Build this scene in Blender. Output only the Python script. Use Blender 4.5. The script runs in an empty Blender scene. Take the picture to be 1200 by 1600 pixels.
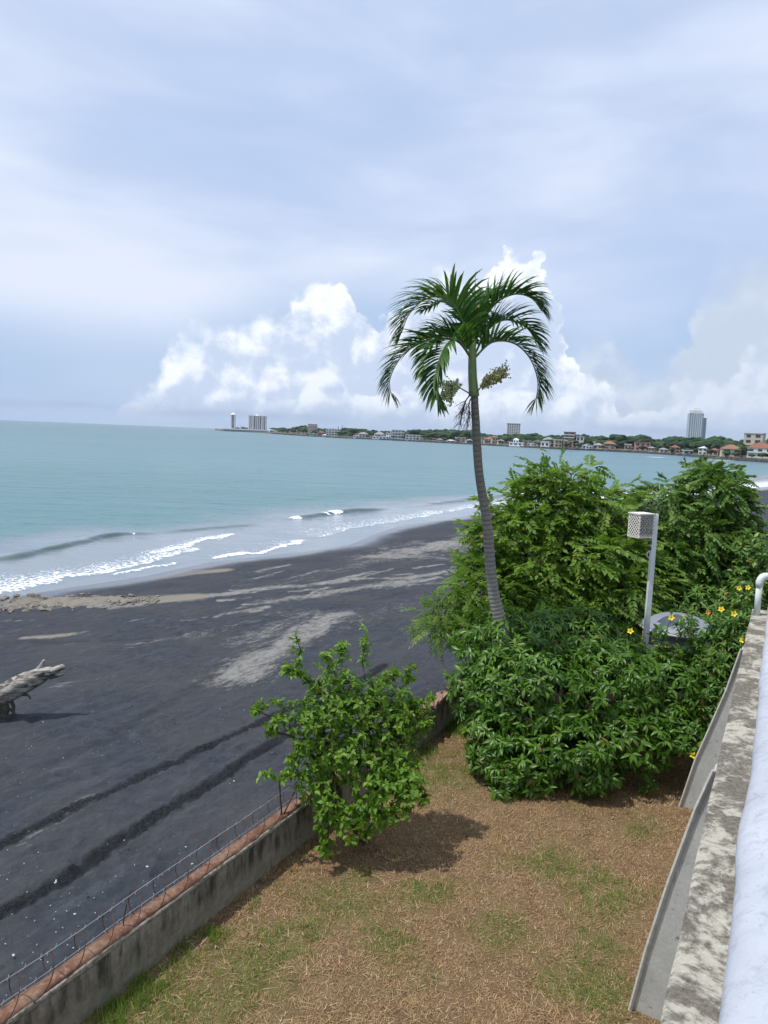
import bpy, math, random
import numpy as np
from mathutils import Matrix, Vector, Quaternion
R = math.radians
random.seed(7); rng = np.random.default_rng(7)
scene = bpy.context.scene
C = scene.collection

# ---------------------------------------------------------------- camera
FPX = 1150.0
PITCH, ROLL = R(6.0), R(2.3)
CAM = np.array([0, 0, 5.0])
_f = np.array([0, math.cos(PITCH), -math.sin(PITCH)])
_r0 = np.array([1.0, 0, 0]); _u0 = np.cross(_r0, _f)
_r = math.cos(ROLL)*_r0 + math.sin(ROLL)*_u0
_u = -math.sin(ROLL)*_r0 + math.cos(ROLL)*_u0
cd = bpy.data.cameras.new('camera')
cd.sensor_fit = 'VERTICAL'; cd.sensor_height = 32.0; cd.lens = 32.0*FPX/1600
cd.clip_start = 0.05; cd.clip_end = 90000
cam = bpy.data.objects.new('camera', cd); C.objects.link(cam)
cam.matrix_world = Matrix(((_r[0], _u[0], -_f[0], CAM[0]), (_r[1], _u[1], -_f[1], CAM[1]),
                           (_r[2], _u[2], -_f[2], CAM[2]), (0, 0, 0, 1)))
scene.camera = cam
scene.view_settings.view_transform = 'Standard'
scene.view_settings.look = 'None'
scene.view_settings.exposure = 0.28
scene.view_settings.gamma = 1.0
scene.view_settings.use_curve_mapping = False
scene.cycles.max_bounces = 4
scene.cycles.transparent_max_bounces = 8
scene.cycles.volume_bounces = 0
scene.cycles.use_denoising = True

SUN_AZ, SUN_EL = R(-104), R(65)      # azimuth from +Y towards +X
SKY_STRENGTH = 0.1

def ray(x, y):
    d = _f*FPX + _r*(x-600) - _u*(y-800); return d/np.linalg.norm(d)
def at_z(x, y, z):
    d = ray(x, y); return CAM + d*((z-CAM[2])/d[2])
def at_y(x, y, Y):
    d = ray(x, y); return CAM + d*(Y/d[1])
def azel(x, y):
    d = ray(x, y); return math.atan2(d[0], d[1]), math.asin(d[2])

# ---------------------------------------------------------------- node helpers
class NT:
    def __init__(self, tree): self.t = tree; self.n = tree.nodes; self.l = tree.links
    def new(self, typ, **kw):
        nd = self.n.new(typ)
        for k, v in kw.items():
            if hasattr(nd, k): setattr(nd, k, v)
        return nd
    def put(self, sock, v):
        if v is None: return
        if hasattr(v, 'is_linked') or hasattr(v, 'links'): self.l.new(v, sock)
        else: sock.default_value = v
    def math(self, op, a, b=None, c=None, clamp=False):
        nd = self.new('ShaderNodeMath'); nd.operation = op; nd.use_clamp = clamp
        self.put(nd.inputs[0], a); self.put(nd.inputs[1], b); self.put(nd.inputs[2], c)
        return nd.outputs[0]
    def vec(self, x, y, z=0.0):
        nd = self.new('ShaderNodeCombineXYZ')
        self.put(nd.inputs[0], x); self.put(nd.inputs[1], y); self.put(nd.inputs[2], z); return nd.outputs[0]
    def vmul(self, v, s):
        nd = self.new('ShaderNodeVectorMath'); nd.operation = 'MULTIPLY'
        self.put(nd.inputs[0], v); self.put(nd.inputs[1], s); return nd.outputs[0]
    def vadd(self, v, s):
        nd = self.new('ShaderNodeVectorMath'); nd.operation = 'ADD'
        self.put(nd.inputs[0], v); self.put(nd.inputs[1], s); return nd.outputs[0]
    def noise(self, v=None, scale=5, detail=4, rough=.5, dist=0.0, col=False):
        nd = self.new('ShaderNodeTexNoise')
        if v is not None: self.put(nd.inputs['Vector'], v)
        nd.inputs['Scale'].default_value = scale; nd.inputs['Detail'].default_value = detail
        nd.inputs['Roughness'].default_value = rough; nd.inputs['Distortion'].default_value = dist
        return nd.outputs[1 if col else 0]
    def voronoi(self, v=None, scale=5, feature='F1', rand=1.0):
        nd = self.new('ShaderNodeTexVoronoi'); nd.feature = feature
        if v is not None: self.put(nd.inputs['Vector'], v)
        nd.inputs['Scale'].default_value = scale; nd.inputs['Randomness'].default_value = rand
        return nd.outputs[0]
    def mr(self, v, a, b, c=0.0, d=1.0, smooth=False):
        nd = self.new('ShaderNodeMapRange')
        if smooth: nd.interpolation_type = 'SMOOTHSTEP'
        for i, x in enumerate((v, a, b, c, d)): self.put(nd.inputs[i], x)
        return nd.outputs[0]
    def mix(self, f, a, b, mode='MIX'):
        nd = self.new('ShaderNodeMix'); nd.data_type = 'RGBA'; nd.blend_type = mode
        self.put(nd.inputs[0], f); self.put(nd.inputs[6], a); self.put(nd.inputs[7], b); return nd.outputs[2]
    def attr(self, name, out=2):
        nd = self.new('ShaderNodeAttribute'); nd.attribute_name = name; return nd.outputs[out]
    def bump(self, h, strength=.5, dist=.02, normal=None):
        nd = self.new('ShaderNodeBump'); self.put(nd.inputs['Strength'], strength); nd.inputs['Distance'].default_value = dist
        self.put(nd.inputs['Height'], h)
        if normal is not None: self.put(nd.inputs['Normal'], normal)
        return nd.outputs[0]
def rgb(r, g=None, b=None):
    if g is None: r, g, b = r
    return (r, g, b, 1.0)
def s2l(r, g, b):
    f = lambda c: (c/255/12.92) if c/255 <= .04045 else ((c/255+.055)/1.055)**2.4
    return (f(r), f(g), f(b), 1.0)
def material(name):
    m = bpy.data.materials.new(name); m.use_nodes = True
    nt = NT(m.node_tree); b = nt.n['Principled BSDF']
    return m, nt, b

# ---------------------------------------------------------------- world sky
world = bpy.data.worlds.new('World'); scene.world = world; world.use_nodes = True
world.cycles.sampling_method = 'MANUAL'; world.cycles.sample_map_resolution = 256
w = NT(world.node_tree)
bg = w.n['Background']; bg.inputs['Strength'].default_value = SKY_STRENGTH
sky = w.new('ShaderNodeTexSky'); sky.sky_type = 'NISHITA'; sky.sun_disc = False
sky.sun_elevation = SUN_EL; sky.sun_rotation = SUN_AZ
sky.air_density = 1.0; sky.dust_density = 1.5; sky.ozone_density = 2.0
K = 1.0/SKY_STRENGTH
def kcol(r, g, b, m=1.0):
    c = s2l(r, g, b); return (c[0]*K*m, c[1]*K*m, c[2]*K*m, 1)
geo = w.new('ShaderNodeTexCoord').outputs['Generated']
sep = w.new('ShaderNodeSeparateXYZ'); w.l.new(geo, sep.inputs[0])
az = w.math('ARCTAN2', sep.outputs[0], sep.outputs[1])
el = w.math('ARCSINE', sep.outputs[2])
P = w.vec(az, el, 0.0)
def fcurve(x, pts):
    nd = w.new('ShaderNodeFloatCurve'); cv = nd.mapping.curves[0]
    while len(cv.points) < len(pts): cv.points.new(.5, .5)
    for p, (a, b) in zip(cv.points, pts): p.location = (a, b); p.handle_type = 'AUTO_CLAMPED'
    nd.mapping.update(); w.put(nd.inputs['Value'], x); return nd.outputs[0]
AZ0, AZ1, ELM = -1.0, 1.0, 0.6
def outline(az_s, px):
    pts = [((a-AZ0)/(AZ1-AZ0), max(0, e)/ELM) for a, e in (azel(x, y) for x, y in px)]
    pts = [(0.0, pts[0][1])]+pts+[(1.0, pts[-1][1])]
    u = w.math('MULTIPLY_ADD', az_s, 1/(AZ1-AZ0), -AZ0/(AZ1-AZ0), clamp=True)
    return w.math('MULTIPLY', fcurve(u, pts), ELM)
# base blue with pale band at the horizon
base = w.mix(0.55, sky.outputs[0], kcol(148, 184, 231))
hz = w.mr(el, 0.0, 0.14, 1.0, 0.0, True)
base = w.mix(w.math('MULTIPLY', hz, 0.85), base, kcol(157, 186, 219))
# thin high veil, streaked
vs = w.vmul(P, (1.0, 3.4, 1.0))
rot = w.new('ShaderNodeVectorRotate'); rot.inputs['Angle'].default_value = R(24); w.l.new(vs, rot.inputs['Vector'])
v1 = w.noise(rot.outputs[0], 2.6, 7, .5, .35)
v2 = w.noise(w.vadd(rot.outputs[0], (4.3, 1.7, 2.0)), 1.3, 4, .45, .2)
veil = w.mr(w.math('ADD', w.math('MULTIPLY', v1, .5), w.math('MULTIPLY', v2, .5)), .40, .60, 0.15, 1.0, True)
e1 = azel(0, 500)[1]; e0 = azel(0, 560)[1]
elw = w.math('ADD', el, w.math('MULTIPLY', w.math('SUBTRACT', w.noise(P, 3.0, 5, .55), .5), .05))
lowgap = outline(az, [(-400, 520), (0, 508), (100, 520), (230, 530), (360, 500), (600, 470), (800, 500), (1000, 530), (1200, 480), (1500, 480)])
inveil = w.mr(w.math('SUBTRACT', elw, lowgap), -.03, .06, 0.30, 1.0, True)
veil = w.math('MULTIPLY', w.math('MULTIPLY_ADD', veil, .50, .50), inveil)
vcol = w.mix(w.mr(v2, .35, .65, 0, 1, True), kcol(193, 206, 232), kcol(212, 220, 237))
skyc = w.mix(veil, base, vcol)
# cumulus: warp the sampling position by noise, then compare with an outline
def cumulus(col, outl, seed, warp, soft, bright, shade, top_only=.08):
    Q = w.vadd(P, (seed, seed*.7, seed*.3))
    nA = w.noise(Q, 7.0, 2, .5); nB = w.noise(Q, 22.0, 7, .58)
    vo = w.voronoi(w.vadd(Q, w.vmul(w.noise(Q, 18, 3, .5, 0, True), (.035, .035, 0))), 26.0, 'F1')
    vo2 = w.voronoi(w.vadd(Q, w.vmul(w.noise(Q, 40, 3, .5, 0, True), (.02, .02, 0))), 62.0, 'F1')
    puff = w.math('ADD', w.math('MULTIPLY', vo, -1.0), w.math('MULTIPLY', vo2, -.45))
    disp = w.math('ADD', w.math('MULTIPLY', w.math('SUBTRACT', nB, .5), warp), w.math('MULTIPLY', w.math('ADD', puff, .55), warp*.55))
    azw = w.math('ADD', az, w.math('ADD', w.math('MULTIPLY', w.math('SUBTRACT', nA, .5), warp*1.1), w.math('MULTIPLY', w.math('SUBTRACT', w.noise(w.vadd(Q, (5., 2., 0)), 30.0, 6, .6), .5), warp*.9)))
    d = w.math('ADD', w.math('SUBTRACT', outline(azw, outl), el), disp)
    nS = w.noise(Q, 5.0, 3, .5)
    sf = w.mr(nS, .42, .62, soft*.35, soft*2.2)
    m = w.mr(d, 0.0, sf, 0, 1, True)
    # relief towards the sun (left, up)
    h1 = w.noise(Q, 14.0, 6, .55)
    h2 = w.noise(w.vadd(Q, (-.010, .014, 0)), 14.0, 6, .55)
    rel = w.math('MULTIPLY', w.math('SUBTRACT', h1, h2), 4.2)
    edge = w.mr(d, 0.0, top_only, 1.0, 0.0)
    b = w.math('ADD', w.math('MULTIPLY', edge, .62), w.math('ADD', rel, w.math('MULTIPLY', w.math('ADD', puff, .55), .45)))
    b = w.math('ADD', b, w.math('MULTIPLY', w.math('SUBTRACT', nS, .5), .9))
    b = w.mr(b, -.25, .70, 0, 1, True)
    cc = w.mix(b, shade, bright)
    cc = w.mix(w.mr(az, azel(860, 600)[0], azel(1120, 600)[0], 0, .62, True), cc, kcol(190, 202, 220))
    # fade to the haze near the horizon
    cc = w.mix(w.mr(el, .004, .05, .85, 0, True), cc, kcol(163, 184, 212))
    m = w.math('MULTIPLY', m, w.mr(el, -.01, .03, .5, 1, True))
    return w.mix(m, col, cc)
# soft grey bank high on the right
skyc = cumulus(skyc, [(-400, 700), (600, 690), (820, 560), (930, 500), (1010, 560), (1080, 480), (1130, 360), (1200, 330), (1400, 300), (1700, 400)],
               3.1, .05, .10, kcol(202, 212, 228), kcol(180, 194, 214))
skyc = cumulus(skyc, [(-400, 700), (150, 700), (195, 612), (240, 580), (262, 545), (315, 500), (370, 496), (430, 478), (470, 450), (515, 432), (560, 458),
               (590, 490), (640, 468), (672, 440), (700, 405), (745, 425), (800, 385), (850, 400), (866, 480), (885, 545), (915, 575), (945, 580), (975, 640), (1040, 600), (1085, 575),
               (1120, 590), (1160, 540), (1230, 530), (1500, 500)], 0.4, .052, .020, kcol(236, 241, 249), kcol(190, 204, 227))
skyc = cumulus(skyc, [(-400, 700), (150, 700), (205, 620), (260, 630), (330, 650), (440, 640), (480, 590), (535, 540), (548, 600), (600, 610), (680, 600), (760, 590),
               (860, 600), (930, 585), (960, 640), (1060, 640), (1120, 610), (1200, 600), (1500, 600)], 1.9, .034, .016, kcol(228, 235, 246), kcol(188, 202, 224), .07)
# thin grey band above the horizon
bd = w.math('ABSOLUTE', w.math('SUBTRACT', el, w.math('MULTIPLY_ADD', w.noise(w.vmul(P, (1, .2, 1)), 6, 3, .5), .012, .012)))
band = w.math('MULTIPLY', w.mr(bd, 0, .009, .45, 0, True), w.mr(w.noise(w.vmul(P, (2, 6, 1)), 2.2, 3, .5), .42, .6, 0, 1, True))
skyc = w.mix(band, skyc, kcol(150, 166, 200))
w.l.new(skyc, bg.inputs['Color'])

sun = bpy.data.lights.new('sun', 'SUN'); sun.energy = 3.0; sun.angle = R(0.55); sun.color = (1, .97, .915)
so = bpy.data.objects.new('sun', sun); C.objects.link(so)
sd = Vector((math.sin(SUN_AZ)*math.cos(SUN_EL), math.cos(SUN_AZ)*math.cos(SUN_EL), math.sin(SUN_EL)))
so.rotation_euler = sd.to_track_quat('Z', 'Y').to_euler(); so.location = (0, 0, 50)

# ---------------------------------------------------------------- mesh helpers
class MB:
    def __init__(self): self.v = []; self.f = []; self.n = 0
    def add(self, v, f):
        v = np.asarray(v, float).reshape(-1, 3); self.v.append(v)
        self.f += [tuple(i+self.n for i in q) for q in f]; self.n += len(v); return self
    def box(self, c, s, rot=None):
        p = np.array([(x, y, z) for z in (-.5, .5) for y in (-.5, .5) for x in (-.5, .5)])*np.array(s)
        if rot is not None: p = p @ np.array(rot).T
        return self.add(p+np.array(c), [(0, 2, 3, 1), (4, 5, 7, 6), (0, 1, 5, 4), (2, 6, 7, 3), (0, 4, 6, 2), (1, 3, 7, 5)])
    def tube(self, pts, rad, k=6, cap=True):
        pts = np.asarray(pts, float); n = len(pts)
        rad = np.full(n, rad) if np.isscalar(rad) else np.asarray(rad, float)
        tan = np.gradient(pts, axis=0); tan /= np.linalg.norm(tan, axis=1)[:, None]+1e-9
        ref = np.array([0, 0, 1.0]) if abs(tan[0][2]) < .9 else np.array([1.0, 0, 0])
        a = np.cross(tan[0], ref); a /= np.linalg.norm(a); V = []
        for i in range(n):
            a = a - tan[i]*(a@tan[i]); a /= np.linalg.norm(a)+1e-9; b = np.cross(tan[i], a)
            th = np.arange(k)*2*math.pi/k
            V.append(pts[i]+rad[i]*(np.cos(th)[:, None]*a+np.sin(th)[:, None]*b))
        F = [(i*k+j, i*k+(j+1) % k, (i+1)*k+(j+1) % k, (i+1)*k+j) for i in range(n-1) for j in range(k)]
        if cap: F += [tuple(range(k))[::-1], tuple((n-1)*k+j for j in range(k))]
        return self.add(np.vstack(V), F)
    def lathe(self, prof, k=24, c=(0, 0, 0)):
        th = np.arange(k)*2*math.pi/k; V = []
        for r_, z in prof: V += [(c[0]+r_*math.cos(t), c[1]+r_*math.sin(t), c[2]+z) for t in th]
        n = len(prof)
        F = [(i*k+j, i*k+(j+1) % k, (i+1)*k+(j+1) % k, (i+1)*k+j) for i in range(n-1) for j in range(k)]
        return self.add(V, F)
    def mesh(self, name, smooth=False):
        me = bpy.data.meshes.new(name)
        me.from_pydata(np.vstack(self.v).tolist(), [], self.f)
        if smooth: me.shade_smooth()
        return me
def link(name, me, m=None, parent=None, loc=None):
    o = bpy.data.objects.new(name, me); C.objects.link(o)
    if m is not None and len(me.materials) == 0: me.materials.append(m)
    if parent is not None: o.parent = parent
    if loc is not None: o.location = loc
    return o
def empty(name, loc=(0, 0, 0), rz=0.0):
    o = bpy.data.objects.new(name, None); C.objects.link(o); o.location = loc; o.rotation_euler = (0, 0, rz); return o
def tag(o, label=None, cat=None, group=None, kind=None):
    for k, v in (('label', label), ('category', cat), ('group', group), ('kind', kind)):
        if v: o[k] = v
    return o
def grid_mesh(name, X, Y, Z, attrs=None, smooth=True, keep=None):
    nr, nc = X.shape
    co = np.stack([X, Y, Z], -1).reshape(-1, 3)
    i = np.arange(nr*nc).reshape(nr, nc)
    q = np.stack([i[:-1, :-1], i[:-1, 1:], i[1:, 1:], i[1:, :-1]], -1).reshape(-1, 4)
    if keep is not None: q = q[keep.reshape(-1)]
    used = np.zeros(nr*nc, bool); used[q.reshape(-1)] = True
    remap = np.cumsum(used)-1; co2 = co[used]; q = remap[q]
    return raw_mesh(name, co2, q, {k: v.reshape(-1)[used] for k, v in (attrs or {}).items()}, smooth)
def raw_mesh(name, co, q, attrs=None, smooth=True):
    me = bpy.data.meshes.new(name); k = q.shape[1]
    me.vertices.add(len(co)); me.vertices.foreach_set('co', np.ascontiguousarray(co, np.float32).ravel())
    me.loops.add(q.size); me.loops.foreach_set('vertex_index', np.ascontiguousarray(q, np.int32).ravel())
    me.polygons.add(len(q)); me.polygons.foreach_set('loop_start', np.arange(0, q.size, k, dtype=np.int32))
    me.update(calc_edges=True)
    if smooth: me.polygons.foreach_set('use_smooth', np.ones(len(q), bool))
    for n_, a in (attrs or {}).items():
        at = me.attributes.new(n_, 'FLOAT', 'POINT'); at.data.foreach_set('value', np.ascontiguousarray(a, np.float32))
    return me
# value noise
def _hash(ix, iy, s):
    h = (ix.astype(np.int64)*374761393 + iy.astype(np.int64)*668265263 + s*974634777) & 0x7fffffff
    h = ((h ^ (h >> 13))*1274126177) & 0x7fffffff
    return ((h ^ (h >> 16)) & 0xffffff)/float(0xffffff)
def vnoise(x, y, s=0):
    ix = np.floor(x); iy = np.floor(y); fx = x-ix; fy = y-iy
    fx = fx*fx*(3-2*fx); fy = fy*fy*(3-2*fy)
    a = _hash(ix, iy, s); b = _hash(ix+1, iy, s); c = _hash(ix, iy+1, s); d = _hash(ix+1, iy+1, s)
    return (a*(1-fx)+b*fx)*(1-fy)+(c*(1-fx)+d*fx)*fy
def fbm(x, y, s=0, o=4):
    t = 0; a = .5; n = 0
    for i in range(o): t = t+a*vnoise(x*2**i+i*17.3, y*2**i-i*9.1, s+i); n += a; a *= .5
    return t/n
def sstep(a, b, x):
    t = np.clip((x-a)/(b-a), 0, 1); return t*t*(3-2*t)
def seg_dist(X, Y, pts, closed=False):
    """distance, signed side and fraction along a polyline"""
    best = np.full(X.shape, 1e9); side = np.zeros(X.shape); frac = np.zeros(X.shape)
    L = 0; pts = np.asarray(pts)[:, :2]; tot = np.linalg.norm(np.diff(pts, axis=0), axis=1).sum()
    for a, b in zip(pts[:-1], pts[1:]):
        d = b-a; l = np.linalg.norm(d); t = np.clip(((X-a[0])*d[0]+(Y-a[1])*d[1])/(l*l), 0, 1)
        dx = X-(a[0]+t*d[0]); dy = Y-(a[1]+t*d[1]); dist = np.hypot(dx, dy)
        m = dist < best
        best = np.where(m, dist, best); side = np.where(m, np.sign(d[0]*dy-d[1]*dx), side)
        frac = np.where(m, (L+t*l)/tot, frac); L += l
    return best, side, frac

# wall / building frame: s along the walls, t to the left of the building
WA = R(28.4); U2 = np.array([math.sin(WA), math.cos(WA)]); N2 = np.array([-U2[1], U2[0]])
def W(s, t, z=0.0):
    p = U2*s+N2*t; return np.array([p[0], p[1], z])
SEA = -3.2
# shoreline near us, traced in world metres from the photograph's bay
shore_px = [(-900, 1095), (-300, 990), (0, 936), (110, 918), (230, 900), (330, 878), (400, 870), (480, 862), (545, 852), (588, 834), (622, 823), (740, 805), (850, 795), (950, 786), (1050, 779), (1140, 771), (1200, 764)]
shore = [at_z(x, y, SEA)[:2] for x, y in shore_px]
shore += [np.array(p) for p in ((135, 228), (195, 310), (250, 380), (300, 430), (420, 470))]
shore = np.array(shore)
def beach_z(X, Y):
    X = np.asarray(X, float); Y = np.asarray(Y, float)
    d, sd_, _ = seg_dist(X, Y, shore)
    dd = -d*sd_           # inland positive (right of the line when walking away)
    z = np.where(dd > 0, np.where(dd < 12, .07*dd, .84+(dd-12)*.105), .06*dd)
    top = 2.72
    z = np.where(z > top-.4, top-.4+.4*(1-np.exp(-(z-top+.4)/.4)), z)
    return SEA+z, dd
def on_beach(x, y):
    d = ray(x, y); lo, hi = 2.0, 400.0
    k = np.geomspace(3, 400, 600); p = CAM+d*k[:, None]; z, _ = beach_z(p[:, 0], p[:, 1])
    i = int(np.argmax(p[:, 2] < z)); return np.array([p[i, 0], p[i, 1], z[i]])


# ---------------------------------------------------------------- materials
def mat_sand():
    m, t, b = material('black_sand')
    obj = t.new('ShaderNodeTexCoord').outputs['Object']
    rt = t.new('ShaderNodeVectorRotate'); rt.inputs['Angle'].default_value = R(-62); t.l.new(obj, rt.inputs['Vector'])
    st = t.vmul(rt.outputs[0], (.35, 1.6, 1))
    n1 = t.noise(obj, .35, 5, .6); n2 = t.noise(obj, 3.5, 6, .65); n3 = t.noise(obj, 40, 3, .7)
    ns = t.noise(st, 1.6, 6, .6, .6)
    dark = t.mix(t.mr(n2, .3, .7), rgb(.024, .029, .038), rgb(.050, .057, .070))
    dark = t.mix(t.mr(ns, .52, .75, 0, .55, True), dark, rgb(.082, .090, .104))
    dark = t.mix(t.mr(n1, .42, .66, 0, .6), dark, rgb(.062, .060, .062))
    pale = t.attr('pale'); 
    pm = t.math('ADD', pale, t.math('MULTIPLY', t.math('SUBTRACT', t.math('MULTIPLY_ADD', n2, .6, t.math('MULTIPLY', ns, .6)), .6), 1.3))
    n4 = t.noise(st, 7.0, 5, .7, .4); n5 = t.noise(obj, 11, 5, .7)
    pm = t.math('ADD', pm, t.math('MULTIPLY', t.math('SUBTRACT', t.math('MULTIPLY_ADD', n4, .6, t.math('MULTIPLY', n5, .4)), .5), 1.7))
    pm = t.math('MULTIPLY', t.mr(pm, .38, .95, 0, .92, True), t.mr(pale, .02, .2, 0, 1))
    dark = t.mix(t.mr(n5, .55, .72, 0, .45, True), dark, rgb(.095, .098, .104)); dark = t.mix(t.mr(n5, .28, .42, .55, 0, True), dark, rgb(.022, .023, .030))
    dark = t.mix(t.mr(n4, .56, .72, 0, .35, True), dark, rgb(.115, .118, .122))
    pc = t.mix(n3, rgb(.16, .155, .145), rgb(.36, .345, .315))
    col = t.mix(pm, dark, pc)
    tan = t.attr('tan'); col = t.mix(t.mr(t.math('ADD', tan, t.math('MULTIPLY', t.math('SUBTRACT', n2, .5), .35)), .3, .8, 0, .9, True), col, rgb(.23, .205, .165))
    # pale shell grit
    vo = t.voronoi(obj, 9.0); gr = t.math('MULTIPLY', t.math('LESS_THAN', vo, .06), t.mr(n2, .45, .62, 0, 1))
    col = t.mix(t.math('MULTIPLY', gr, .5), col, rgb(.35, .35, .35))
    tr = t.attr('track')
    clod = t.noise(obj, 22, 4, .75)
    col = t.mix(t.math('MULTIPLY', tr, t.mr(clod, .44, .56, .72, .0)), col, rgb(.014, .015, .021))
    wet = t.attr('wet')
    col = t.mix(t.math('MULTIPLY', wet, .75), col, rgb(.052, .056, .068))
    t.l.new(col, b.inputs['Base Color'])
    t.put(b.inputs['Roughness'], t.mr(wet, 0.25, 1.0, .92, .16))
    t.put(b.inputs['Specular IOR Level'], t.mr(wet, 0, 1, .25, .5))
    h = t.math('ADD', t.math('ADD', t.math('MULTIPLY', n2, .5), t.math('MULTIPLY', n5, .55)), t.math('MULTIPLY', n3, .22))
    h = t.math('ADD', h, t.math('MULTIPLY', ns, .5))
    h = t.math('ADD', h, t.math('MULTIPLY', t.math('MULTIPLY', tr, clod), 3.2))
    st_ = t.mr(wet, 0, 1, 1.0, .02)
    t.l.new(t.bump(h, st_, .07), b.inputs['Normal'])
    return m
def mat_sea():
    m, t, b = material('sea_water')
    obj = t.new('ShaderNodeTexCoord').outputs['Object']
    dist = t.attr('dist'); sh = t.attr('shallow'); foam = t.attr('foam'); face = t.attr('face')
    deep = t.mix(t.mr(dist, 40, 600, 0, 1), rgb(.095, .20, .215), rgb(.080, .160, .185))
    pn = t.noise(t.vmul(obj, (.010, .028, 1)), 1.0, 4, .55)
    deep = t.mix(t.mr(pn, .35, .65, 0, .5, True), deep, rgb(.125, .235, .265))
    pn2 = t.noise(t.vmul(obj, (.22, .75, 1)), 1.0, 6, .68)
    deep = t.mix(t.mr(pn2, .46, .66, 0, .6, True), deep, rgb(.07, .165, .18))
    col = t.mix(t.mr(sh, 0, 1, 0, 1, True), deep, rgb(.17, .205, .235))
    col = t.mix(face, col, rgb(.045, .085, .075))
    fn = t.noise(obj, 3.2, 6, .75, .8); fv = t.voronoi(t.vadd(obj, t.vmul(t.noise(obj, 1.2, 3, .6, 0, True), (.8, .8, 0))), 2.6, 'DISTANCE_TO_EDGE')
    lace = t.math('ADD', t.math('MULTIPLY', fn, .75), t.mr(fv, 0, .3, .38, 0))
    f = t.mr(t.math('ADD', lace, foam), 1.0, 1.18, 0, 1, True)
    f = t.math('MULTIPLY', f, t.mr(foam, .03, .15, 0, 1))
    col = t.mix(f, col, rgb(.82, .85, .88))
    t.l.new(col, b.inputs['Base Color'])
    b.inputs['IOR'].default_value = 1.33; t.put(b.inputs['Specular IOR Level'], t.mr(sh, 0, 1, .27, .5))
    t.put(b.inputs['Roughness'], t.math('MAXIMUM', t.mr(sh, .2, 1, .30, .10), t.math('MULTIPLY', f, .9)))
    w1 = t.noise(t.vmul(obj, (.8, 1.6, 1)), 1.0, 6, .62, .4); w2 = t.noise(t.vmul(obj, (.09, .22, 1)), 1.0, 5, .6, .3)
    near = t.mr(dist, 20, 250, 1, .0)
    h = t.math('ADD', t.math('MULTIPLY', t.math('MULTIPLY', w1, near), .55), t.math('MULTIPLY', w2, 2.6))
    h = t.math('ADD', h, t.math('MULTIPLY', f, .25))
    calm = t.mr(sh, 0, 1, .85, .10)
    t.l.new(t.bump(h, calm, .5), b.inputs['Normal'])
    return m
def mat_simple(name, col, rough=.8, var=.25, scale=6, bump=.0, dist=.01, spec=.3, metal=0.0):
    m, t, b = material(name)
    obj = t.new('ShaderNodeTexCoord').outputs['Object']
    n = t.noise(obj, scale, 5, .6)
    c2 = tuple(c*(1-var) for c in col)
    t.l.new(t.mix(t.mr(n, .3, .7), rgb(c2), rgb(col)), b.inputs['Base Color'])
    b.inputs['Roughness'].default_value = rough; b.inputs['Specular IOR Level'].default_value = spec; b.inputs['Metallic'].default_value = metal
    if bump: t.l.new(t.bump(t.noise(obj, scale*3, 5, .65), bump, dist), b.inputs['Normal'])
    return m
def mat_leaf(name, dark, light, young, gloss=.38, trans=.28, spec=.5):
    m, t, b = material(name)
    tint = t.attr('tint'); oi = t.new('ShaderNodeObjectInfo').outputs['Random']
    tn = t.math('FRACT', t.math('ADD', tint, t.math('MULTIPLY', oi, .37)))
    c = t.mix(t.mr(tn, 0, .8), rgb(dark), rgb(light)); c = t.mix(t.mr(tn, .86, .97), c, rgb(young)); c = t.mix(t.mr(tn, .985, .99), c, rgb(.26, .16, .05))
    t.l.new(c, b.inputs['Base Color']); b.inputs['Roughness'].default_value = gloss; b.inputs['Specular IOR Level'].default_value = spec
    tr = t.new('ShaderNodeBsdfTranslucent'); t.l.new(t.mix(.5, c, rgb(light[0]*1.6, light[1]*1.7, light[2]*.7)), tr.inputs[0])
    mx = t.new('ShaderNodeMixShader'); mx.inputs[0].default_value = trans
    t.l.new(b.outputs[0], mx.inputs[1]); t.l.new(tr.outputs[0], mx.inputs[2])
    t.l.new(mx.outputs[0], t.n['Material Output'].inputs['Surface'])
    return m
M = {}
M['sand'] = mat_sand(); M['sea'] = mat_sea()
M['leaf_glossy'] = mat_leaf('glossy_leaf', (.034, .092, .009), (.100, .215, .018), (.16, .28, .035), .38, .34, .45)
M['leaf_shrub'] = mat_leaf('shrub_leaf', (.070, .155, .012), (.170, .310, .030), (.28, .38, .05), .5, .40, .35)
M['leaf_tree'] = mat_leaf('tree_leaf', (.066, .140, .018), (.165, .275, .038), (.24, .34, .08), .5, .38, .3)
M['leaf_fine'] = mat_leaf('fine_leaf', (.050, .115, .020), (.120, .220, .036), (.16, .26, .06), .5, .28, .35)
M['leaf_vine'] = mat_leaf('vine_leaf', (.045, .12, .018), (.11, .23, .035), (.30, .36, .06), .42, .34)
M['leaf_palm'] = mat_leaf('palm_leaf', (.026, .080, .016), (.066, .155, .028), (.14, .22, .05), .42, .32, .35)
M['bark'] = mat_simple('bark', (.12, .10, .08), .9, .5, 12, .6, .01)
M['twig'] = mat_simple('twig', (.085, .070, .050), .9, .4, 8)
M['yellow'] = mat_simple('yellow_petal', (.85, .62, .03), .5, .12, 20)
M['orange_petal'] = mat_simple('orange_petal', (.70, .25, .05), .6, .3, 20)
M['rust'] = mat_simple('rusty_steel', (.12, .05, .028), .85, .6, 25, .3, .002)
M['galv'] = mat_simple('galvanised_wire', (.55, .57, .58), .4, .3, 20, metal=.7)
M['white_paint'] = mat_simple('white_paint', (.70, .71, .72), .5, .10, 9, .15, .003)
M['pvc'] = mat_simple('white_pvc', (.70, .76, .74), .35, .08, 6, spec=.5)

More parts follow.
